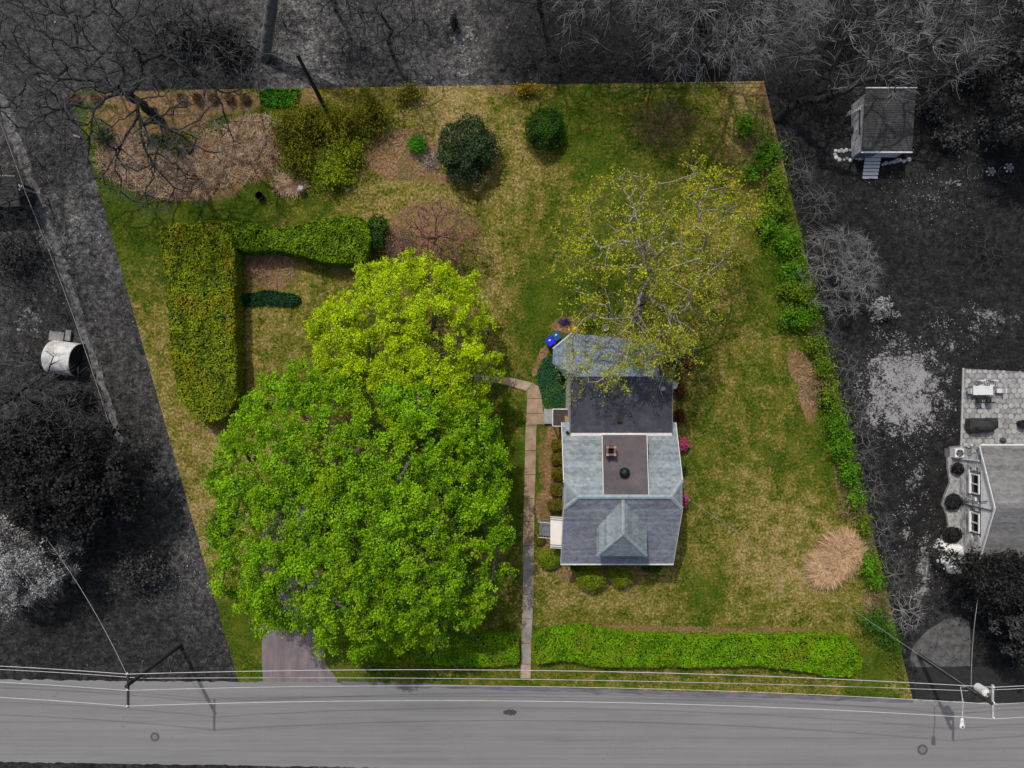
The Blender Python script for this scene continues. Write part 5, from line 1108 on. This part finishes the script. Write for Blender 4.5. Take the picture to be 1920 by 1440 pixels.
# ------------------------------------------------------------------ shrubs in the lot
M_DKG = leafmat('dark_shrub_leaf', lin(22, 44, 22), lin(70, 92, 56), .15); M_DKG2 = leafmat('boxwood_leaf', lin(18, 52, 10), lin(66, 104, 24), .15); M_OLIVE = leafmat('olive_brush_leaf', lin(72, 84, 14), lin(142, 140, 30), .3); M_LIMEB = leafmat('lime_brush_leaf', lin(100, 128, 10), lin(158, 172, 26), .3)
M_FOUND = leafmat('foundation_leaf', lin(72, 76, 20), lin(128, 116, 36), .2); M_FGREEN = leafmat('round_shrub_leaf', lin(84, 112, 16), lin(150, 168, 38), .2); M_BRI = leafmat('bright_row_leaf', lin(54, 100, 10), lin(118, 172, 34), .3); M_BRI2 = leafmat('row_leaf', lin(70, 104, 16), lin(134, 160, 40), .3)
shrub('evergreen_shrub', 'big dark green rounded shrub in the back mulch bed', 'shrub', 877, 281, 55, 60, 3.2, 7500, .11, M_DKG, lump=.14)
shrub('evergreen_shrub', 'dark green ball shrub standing alone on the back lawn', 'shrub', 1022, 243, 37, 41, 2.4, 5200, .09, M_DKG2, lump=.1)
shrub('shrub', 'small vivid green bush in the back mulch bed', 'shrub', 783, 270, 19, 20, 1.1, 1100, .08, leafmat('vivid_leaf', lin(40, 110, 12), lin(84, 166, 34), .3), lump=.3)
for px, py, rx, ry, h, mt, lab in ((540, 245, 34, 40, 2, M_OLIVE, 'olive brush at the left end of the thicket beside the brush bed'), (582, 225, 36, 40, 2.4, M_OLIVE, 'olive brush around the foot of the plain leaning pole'), (640, 235, 45, 50, 2.6, M_OLIVE, 'tallest olive brush in the middle of the thicket'), (694, 215, 42, 42, 2.3, M_OLIVE, 'olive brush at the right end of the thicket'), (560, 300, 36, 42, 1.8, M_OLIVE, 'olive brush in the lower left of the thicket by the white post'), (622, 330, 46, 30, 1.8, M_LIMEB, 'bright lime bush at the bottom of the thicket near the globe'), (652, 285, 34, 34, 2.0, M_LIMEB, 'lime tinged brush just above the bright lime bush'), (765, 175, 30, 18, 1.2, M_OLIVE, 'thin olive brush at the back lot line right of the thicket'), (180, 240, 26, 22, 1.4, M_LIMEB, 'lime bush on the left lot line under the bare tree'), (195, 255, 20, 20, 1.3, M_DKG, 'dark small bush under the leafless tree at the left lot line'), (290, 262, 24, 16, .9, M_DKG, 'dark low bush at the foot of the big leafless tree'), (330, 270, 40, 20, .6, M_OLIVE, 'low weedy clump right of the leafless tree foot')):
    shrub('brush', lab, 'brush', px, py, rx, ry, h, int(rx * ry * 1.7), .10, mt, 'brush in the back left corner', lump=.4, airy=.8, upr=.2)
shrub('dark_shrub', 'dark green shrub at the end of the hedge arm', 'shrub', 709, 437, 22, 34, 2.0, 2400, .09, M_DKG2, lump=.2)
twig_shrub('twiggy_shrub', 'grey pink twiggy shrub between hedge arm and pink tree', 'shrub', 748, 458, 30, 38, 2.0, 140, M_TWIG_BROWN, buds=(2, .05, MATS['redbud_blossom'], .5, 'blossom'))
twig_shrub('twiggy_shrub', 'broad brown leafless shrub on the back lawn', 'shrub', 1250, 226, 62, 48, 2.2, 260, mat('twig_drab', lin(128, 106, 88), lin(92, 76, 62), 2, .9, 0), r=.013)
twig_shrub('twiggy_shrub', 'small leafless brush beside the vivid green bush', 'shrub', 808, 298, 22, 18, .6, 50, M_TWIG_PALE)
shrub('forsythia', 'yellow flowering bush on the back lot line', 'shrub', 985, 166, 34, 11, 1.3, 900, .08, leafmat('forsythia_flower', lin(120, 104, 16), lin(204, 172, 24), .2), airy=.6, lump=.4)
o = [(487, 168), (568, 166), (560, 190), (540, 204), (505, 206), (488, 196)]
hedge('groundcover_plant', 'bright green leafy groundcover patch at the back lot line', o, .3, leafmat('groundcover_leaf', lin(20, 84, 8), lin(60, 140, 20), .2), 150, .10, .3, M_HCORE)['category'] = 'groundcover'
# row of foundation bushes and front bushes
for i, (py, rx, lab) in enumerate(((834, 13, 'first'), (860, 13, 'second'), (888, 13, 'third'), (917, 14, 'fourth'), (947, 18, 'fifth'))):
    shrub('foundation_bush', '%s brownish green clipped bush from the rear, along the left house wall' % lab, 'bush', 1045 - (rx - 13) * .6, py, rx, 13, 1.1, 1500, .065, M_FOUND, 'clipped bushes along the left house wall', lump=.1, box=.45)
for px, py, rx, ry, h, mt, lab in ((1030, 1047, 24, 20, 1.3, M_FGREEN, 'rounded front bush nearest the walk, left of the house corner'), (1108, 1083, 29, 26, 1.9, M_FGREEN, 'sunlit rounded yellow green bush before the house front'), (1164, 1077, 24, 24, 1.7, M_FGREEN, 'rounded bush half in shade right of the sunlit front bush'), (1013, 1013, 10, 9, .7, M_FOUND, 'tiny bush between the front steps and the walk'), (1085, 1060, 18, 12, 1.0, M_DKG2, 'dark bush in house shade behind the sunlit front bush'), (1222, 1064, 20, 10, .9, M_DKG2, 'dark low bush in shade under the right front eave')):
    shrub('front_bush', lab, 'bush', px, py, rx, ry, h, int(rx * ry * 4.5), .065, mt, 'bushes before the house front', lump=.08)
M_PINK = leafmat('azalea_flower', lin(150, 44, 80), lin(214, 100, 140), .2)
shrub('azalea', 'pink azalea bush at the middle of the right house wall', 'shrub', 1281, 833, 11, 12, 1.2, 900, .07, M_PINK, 'azaleas on the right house wall')
shrub('azalea', 'pink azalea bush peeking out under the right gable', 'shrub', 1283, 938, 8, 12, 1.2, 700, .07, M_PINK, 'azaleas on the right house wall')
M_RUST = leafmat('rust_leaf', lin(64, 34, 20), lin(112, 66, 36), .2)
for px, py, r, lab, mt in ((1274, 735, 13, 'reddish brown shrub near the rear right house corner', M_RUST), (1274, 780, 13, 'reddish brown shrub along the flat roofed wing', M_RUST), (1290, 675, 16, 'dark reddish shrub right of the rear porch', M_RUST), (1262, 665, 20, 'dark green shrub tucked right of the rear porch', M_DKG2), (1283, 880, 7, 'narrow green shrub between the two azaleas', M_DKG2)):
    shrub('wall_shrub', lab, 'shrub', px, py, r, r * 1.3, 1.1, int(r * r * 5), .075, mt, 'shrubs on the right house wall', lump=.3, airy=.3)
# ivy and flowers by the stoop
o = [(1010, 690), (1025, 668), (1045, 668), (1062, 690), (1064, 720), (1063, 764), (1024, 766), (1016, 735), (1008, 715)]
ol = Outline(o, .2); xy, t = ol.sample(4200, .5); P = np.column_stack([xy, R.uniform(.03, .28, len(xy))])
V, F = leaf_quads(P, np.array([[0, 0, 1.0]]), .07, .7, .4)
tag(mk('ivy', V, F, leafmat('ivy_leaf', lin(18, 54, 34), lin(60, 112, 74), .1, lin(66, 112, 40), .8), base=W(1035, 715), attrs={'tint': R.random(len(P)).repeat(4)}), 'dark ivy groundcover between the walk and the rear wing', 'ivy', kind='stuff')
shrub('flower_clump', 'purple flower clump near the rear porch corner', 'flowers', 1058, 603, 11, 6, .4, 420, .06, leafmat('purple_flower', lin(56, 40, 110), lin(110, 84, 170), .2), lump=.3)
shrub('flower_clump', 'green leafy clump behind the rear porch', 'flowers', 1100, 605, 18, 9, .6, 500, .08, leafmat('porch_leaf', lin(60, 110, 10), lin(110, 160, 30), .2), lump=.3)
# boundary row of bright shrubs
ORD = ['first', 'second', 'third', 'fourth', 'fifth', 'sixth', 'seventh', 'eighth', 'ninth', 'tenth', 'eleventh', 'twelfth', 'thirteenth', 'fourteenth', 'fifteenth', 'sixteenth', 'seventeenth', 'eighteenth', 'nineteenth', 'twentieth', 'twenty-first', 'twenty-second', 'twenty-third', 'twenty-fourth']
row = [(1398, 236, 22, 26, 1.6, M_BRI), (1440, 288, 30, 32, 2.0, M_BRI), (1412, 322, 20, 22, 1.4, M_BRI), (1455, 340, 22, 26, 1.8, M_BRI2), (1462, 385, 20, 26, 1.6, M_BRI2), (1440, 425, 26, 28, 1.6, M_BRI), (1475, 455, 26, 28, 1.9, M_BRI), (1490, 505, 26, 30, 1.9, M_BRI), (1470, 540, 14, 20, 1.2, M_BRI2), (1505, 550, 28, 28, 2, M_BRI2), (1495, 597, 36, 22, 1.9, M_BRI), (1530, 645, 24, 22, 1.6, M_BRI2), (1545, 690, 20, 26, 1.4, M_BRI2), (1555, 745, 20, 28, 1.5, M_BRI2), (1568, 795, 22, 28, 1.6, M_BRI), (1578, 840, 26, 28, 1.7, M_BRI), (1592, 885, 24, 28, 1.7, M_BRI), (1606, 935, 16, 22, 1.4, M_BRI), (1622, 985, 14, 24, 1.2, M_BRI2), (1630, 1060, 20, 30, 1.5, M_BRI), (1645, 1090, 18, 18, 1.4, M_BRI), (1640, 1165, 26, 30, 1.6, leafmat('deep_row_leaf', lin(40, 84, 16), lin(86, 130, 40), .2)), (1668, 1196, 20, 22, 1.4, MATS['deep_row_leaf'])]
for i, (px, py, rx, ry, h, mt) in enumerate(row):
    shrub('boundary_shrub', '%s green shrub from the back in the right lot line row' % ORD[i].capitalize(), 'shrub', px, py, rx, ry, h * 1.15, int(rx * ry * 2.6), .095, mt, 'green shrubs along the right lot line', clip=True, lump=.6, airy=1.1, upr=.2)
# grey brush outside the right line
gb_ = [(1478, 265, 24, 30, 1.2), (1500, 320, 30, 36, 1.4), (1535, 380, 40, 40, 1.8), (1550, 630, 32, 40, 1.6), (1585, 690, 30, 44, 1.6), (1600, 770, 30, 44, 1.7), (1625, 850, 30, 44, 1.7), (1640, 920, 30, 40, 1.5), (1655, 1000, 28, 44, 1.5), (1680, 1080, 28, 40, 1.5), (1705, 1150, 34, 44, 2.2)]
for i, (px, py, rx, ry, h) in enumerate(gb_):
    twig_shrub('grey_brush', '%s grey leafless brush from the back, just outside the right lot line' % ORD[i].capitalize(), 'brush', px, py, rx, ry, h, 110, M_TWIG_GREY if i < 10 else M_TWIG_PALE, 'leafless brush outside the right lot line', r=.011)
for i, (px, py, lab) in enumerate(((1540, 730, 'brown leafless brush in the bare soil of the right lot line row'), (1650, 1130, 'tan leafless brush right of the dried grass mounds'), (1420, 255, 'brown leafless brush near the back right lot corner'), (1600, 950, 'brown leafless brush at the lower end of the right shrub row'))):
    twig_shrub('brown_brush', lab, 'brush', px, py, 24, 30, 1.1, 70, mat('twig_tan', lin(164, 136, 104), lin(120, 98, 76), 2, .9, 0), 'brown brush along the right lot line', clip=1)
wl = []
for i in range(5200):
    t = R.random(); x = 1436 + 265 * t - abs(R.normal(0, 13)) - 4; y = 190 + 1090 * t + R.normal(0, 6); wl.append(W(x, y))
P = np.array(wl); P[:, 2] = R.uniform(.03, .5, len(P)) ; P = P[clip_right(P)]
V, F = leaf_quads(P, np.array([[0, 0, .8]]), .085, .6, .8)
tag(mk('vine_undergrowth', V, F, leafmat('vine_leaf', lin(58, 84, 18), lin(120, 140, 44), .2, lin(124, 104, 70), .5), base=W(1560, 700), attrs={'tint': R.random(len(P)).repeat(4)}), 'scruffy low vines and weeds running along the right lot line', 'undergrowth', kind='stuff')
for ol_, zr, zt, bs, na, mb_, mt_, lab in (
    ([(920, 40), (900, -60), (960, -120), (1080, -120), (1130, -40), (1110, 60), (1060, 110), (970, 110)], 6, 10, (1015, 40), 260, M_BARK_DARK, mat('twig_dark', grey(84), grey(50), 2, .9, 0), 'dark leafless tree behind the lone yellow bush at the top'),
    ([(1130, 120), (1120, 20), (1200, -20), (1290, 30), (1300, 120), (1240, 150), (1170, 150)], 5, 8, (1205, 85), 220, M_BARK_DARK, MATS['twig_dark'], 'low dark leafless tree just beyond the back lot line'),
    ([(1500, 130), (1480, 40), (1540, -20), (1620, 10), (1640, 90), (1580, 150)], 5, 8, (1550, 90), 200, M_BARK_DARK, MATS['twig_dark'], 'dark leafless tree tangled behind the crooked tree'),
    ([(1700, 110), (1690, 10), (1760, -40), (1850, -20), (1880, 60), (1840, 130), (1760, 150)], 6, 9, (1770, 70), 260, M_BARK_DARK, M_TWIG_GREY, 'grey leafless tree above and right of the shed roof'),
    ([(-60, 440), (-50, 340), (20, 300), (70, 360), (80, 440), (20, 500)], 5, 7, (25, 405), 150, M_BARK_DARK, MATS['twig_dark'], 'dark leafless tree at the left edge below the outbuilding'),
    ([(560, -60), (600, -120), (680, -100), (690, 0), (640, 60), (580, 40)], 6, 9, (630, 20), 150, M_BARK_DARK, M_TWIG_GREY, 'slim leafless tree right of the tall cut-off trunk')):
    bare_tree('bare_tree', lab, 'tree', ol_, zr, zt, bs, na, mb_, mt_, .2, 1.8, twigs=5, twig_len=1.2, twig_r=.012, r_tip=.018, wob=.2, lowfill=.6)
for i, (px, py, rx, ry, h) in enumerate(((960, 95, 50, 36, 1.6), (1050, 110, 50, 34, 1.5), (1110, 60, 46, 40, 1.8), (1190, 110, 46, 30, 1.4), (1280, 100, 44, 34, 1.6), (1370, 100, 44, 36, 1.8), (1420, 50, 44, 40, 1.8), (1560, 180, 40, 30, 1.3), (1660, 120, 40, 30, 1.6), (1760, 130, 44, 34, 1.8), (1500, 150, 30, 30, 1.2), (60, 300, 50, 44, 1.6), (40, 560, 46, 60, 1.8), (110, 590, 40, 34, 1.4), (640, 90, 50, 44, 1.6), (800, 40, 50, 40, 1.6), (530, 40, 40, 40, 1.3), (230, 60, 60, 50, 2.0), (1850, 470, 50, 50, 1.2), (40, 660, 50, 40, 1.4))):
    twig_shrub('woodland_brush', ('%s dark leafless thicket from the left in the woods along the top edge' % ORD[i].capitalize()) if i < 11 else ('dark leafless thicket above the outbuilding at the left edge', 'dark leafless thicket at the left edge above the tarp shelter', 'dark leafless thicket between gravel strip and tarp shelter', 'dark leafless thicket right of the plain leaning pole', 'dark leafless thicket near the small black upright shrub', 'dark leafless thicket just right of the tall cut-off trunk', 'dark leafless thicket beneath the big leafless corner tree', 'dark leafless thicket on the open right yard', 'dark leafless thicket left of the tarp shelter')[i - 11], 'brush', px, py, rx, ry, h, 120, MATS['twig_dark'], 'thickets in the woods along the top', r=.012)
# shrubs in grey yards
for px, py, rx, ry, h, mt, n_, lab in ((1796, 879, 11, 11, .9, M_DARKEV, 900, 'first round dark bush in the bed of the stone house, by the air conditioner'), (1788, 941, 15, 15, 1.0, M_DARKEV, 1300, 'second round dark bush in the bed, between the two windows'), (1786, 1003, 17, 15, 1.0, M_DARKEV, 1400, 'third round dark bush in the bed, above the white covers'), (262, 1075, 55, 40, 2.6, M_DARKEV2, 2600, 'dark grey shrub in the left yard right of the blossom tree'), (852, 42, 8, 16, 2.0, M_DARKEV, 700, 'small black upright shrub standing alone beyond the back lot line'), (1750, 200, 30, 30, 1.8, M_GSHRUB, 1200, 'grey loose shrub right of the shed'), (1790, 260, 34, 26, 1.4, M_GSHRUB, 1200, 'grey low shrub below and right of the shed'), (1830, 120, 50, 40, 2.4, M_DARKEV2, 1900, 'dark loose shrub far right of the shed roof'), (1870, 240, 40, 40, 2.0, M_GSHRUB, 1500, 'grey leafy shrub at the far right above the garden rings'), (1600, 245, 10, 9, .6, M_GSHRUB, 300, 'pale little bush beside the left shed wall'), (1655, 580, 24, 22, 1.2, leafmat('pale_bloom', grey(90), grey(190), .2), 700, 'pale flowering bush outside the right lot line'), (20, 480, 50, 50, 2.2, M_DARKEV2, 1900, 'dark shrub at the left picture edge above the shelter'), (140, 745, 40, 20, 1.4, M_DARKEV, 1100, 'black shrub just below the white tarp shelter'), (330, 60, 60, 50, 3.0, M_DARKEV2, 2600, 'dark evergreen shrub beyond the back left lot line'), (420, 80, 50, 40, 2.8, M_DARKEV, 2200, 'dark evergreen shrub left of the tall cut-off trunk'), (1590, 60, 40, 36, 2.5, M_DARKEV, 1500, 'black evergreen shrub behind the crooked tree')):
    shrub('yard_shrub', lab, 'shrub', px, py, rx, ry, h, n_, .09 if rx < 20 else .13, mt, 'shrubs in the neighbouring yards', lump=.12 if rx < 20 and n_ > 800 else .4, airy=0 if rx < 20 and n_ > 800 else .6, m_stem=M_STEM_GREY)

# ------------------------------------------------------------------ dried ornamental grass, brush sticks, petals
M_STRAW = leafmat('dry_straw', lin(160, 128, 96), lin(240, 208, 168), .2)
def straw(name, lab, px, py, r, h, n, mt, grp=None, size=1.0):
    b = W(px, py); root = thing(name, lab, 'dry grass', b, grp)
    a = R.uniform(0, 2 * math.pi, n); s0 = R.random(n) ** .5 * r * .62; L = r * R.uniform(.3, .65, n); sw = R.normal(0, 1.1, n)
    p0 = np.column_stack([b[0] + s0 * np.cos(a), b[1] + s0 * np.sin(a), R.uniform(.05, h * .5, n)]); d = np.column_stack([np.cos(a + sw), np.sin(a + sw)])
    p1 = p0 + np.column_stack([d * L[:, None] * .5, h * R.uniform(.3, .6, n)]); p2 = p0 + np.column_stack([d * L[:, None] * 1.0, R.uniform(-.1, .2, n)]); p2[:, 2] = np.maximum(p2[:, 2], .03)
    w = np.column_stack([-d[:, 1], d[:, 0], np.zeros(n)]) * (R.uniform(.012, .028, n) * size)[:, None]
    V = np.stack([p0 - w, p0 + w, p1 + w, p1 - w, p2 + w * .3, p2 - w * .3], 1).reshape(-1, 3); i = np.arange(n)[:, None] * 6
    F = np.concatenate([i + np.array([[0, 1, 2, 3]]), i + np.array([[3, 2, 4, 5]])])
    mk('blades', V, F, mt, root, attrs={'tint': np.clip(R.random(n), 0, 1).repeat(6)})
    mb = MB(); mb.lathe((b[0], b[1], 0), [(r * .5, 0), (r * .4, h * .4), (r * .1, h * .55)], 12); mb.build('crown_base', mat('straw_base', lin(140, 106, 76), lin(92, 68, 48), 6, .95, .5), root)
straw('dry_grass_mound', 'larger upper mound of dried tan ornamental grass by the right lot line', 1578, 1036, 2.3, .9, 3000, M_STRAW, 'dried grass mounds')
straw('dry_grass_mound', 'smaller lower mound of dried tan ornamental grass, nearer the lawn', 1547, 1064, 2.0, .7, 2500, M_STRAW, 'dried grass mounds')
for i, px in enumerate((145, 182, 343, 373, 402, 432, 462)):
    straw('grass_tuft', '%s brown grass tuft from the left along the back lot line' % ORD[i].capitalize(), px, 186, .55, .75, 160, leafmat('brown_straw', lin(82, 58, 36), lin(140, 108, 74), .2), 'brown tufts on the back lot line', 1.3)
# brush sticks strewn on the back bed
def sticks(name, lab, blobs, n, mt, rr=.018, L=(.4, 1.5)):
    k = R.integers(0, len(blobs), n); B = np.array(blobs)[k]; a = R.uniform(0, 2 * math.pi, n); t = np.sqrt(R.random(n))
    c = np.column_stack([(B[:, 0] + B[:, 2] * t * np.cos(a) - 960) / S, (720 - B[:, 1] - B[:, 3] * t * np.sin(a)) / S, R.uniform(.04, .3, n)])
    th = R.uniform(0, 2 * math.pi, n); le = R.uniform(*L, n) / 2; d = np.column_stack([np.cos(th), np.sin(th), R.normal(0, .12, n)]) * le[:, None]
    V, F = seg_mesh(c - d, c + d, np.full(n, rr), np.full(n, rr * .6), 3)
    tag(mk(name, V, F, mt, base=W(B[0, 0], B[0, 1])), lab, 'sticks', kind='stuff')
sticks('brush_sticks', 'pale dry sticks and stalks strewn over the back garden bed', [(430, 290, 95, 55), (330, 330, 110, 45), (480, 260, 60, 45), (250, 300, 70, 45), (545, 345, 30, 20)], 3600, mat('stick_pale', lin(232, 204, 172), lin(176, 146, 116), 1, .9, 0), .022)
sticks('leaf_litter', 'dry stalk litter in the mulch beds of the back lawn', [(755, 290, 70, 45), (505, 505, 55, 35), (1515, 720, 20, 50), (1640, 1130, 20, 30)], 900, MATS['stick_pale'], .015, (.2, .7))
n = 7000; B = np.array([(1692, 735, 44, 50), (1738, 1060, 12, 36), (1655, 600, 12, 24), (1840, 610, 60, 26), (1710, 940, 30, 70), (1760, 360, 70, 34)]); k = R.choice(6, n, p=[.5, .12, .06, .12, .1, .1]); B = B[k]; g = R.normal(0, 1, (n, 2))
P = np.column_stack([(B[:, 0] + B[:, 2] * g[:, 0] - 960) / S, (720 - B[:, 1] - B[:, 3] * g[:, 1]) / S, R.uniform(.02, .08, n)])
cl = np.array([mnoise.noise(Vector((q[0] * .8, q[1] * .8, 0))) + .6 * mnoise.noise(Vector((q[0] * 2.3, q[1] * 2.3, 4))) for q in P]); P = P[(cl + R.normal(0, .08, n) > .15) & (P[:, 0] < 44)]; n = len(P)
V, F = leaf_quads(P, np.array([[0, 0, 1.5]]), .055, .8, .4)
tag(mk('fallen_petals', V, F, leafmat('petal', grey(90), grey(170), 0), base=W(1692, 735), attrs={'tint': R.random(n).repeat(4)}), 'pale petals strewn in a round carpet on the dark right yard', 'petals', kind='stuff')
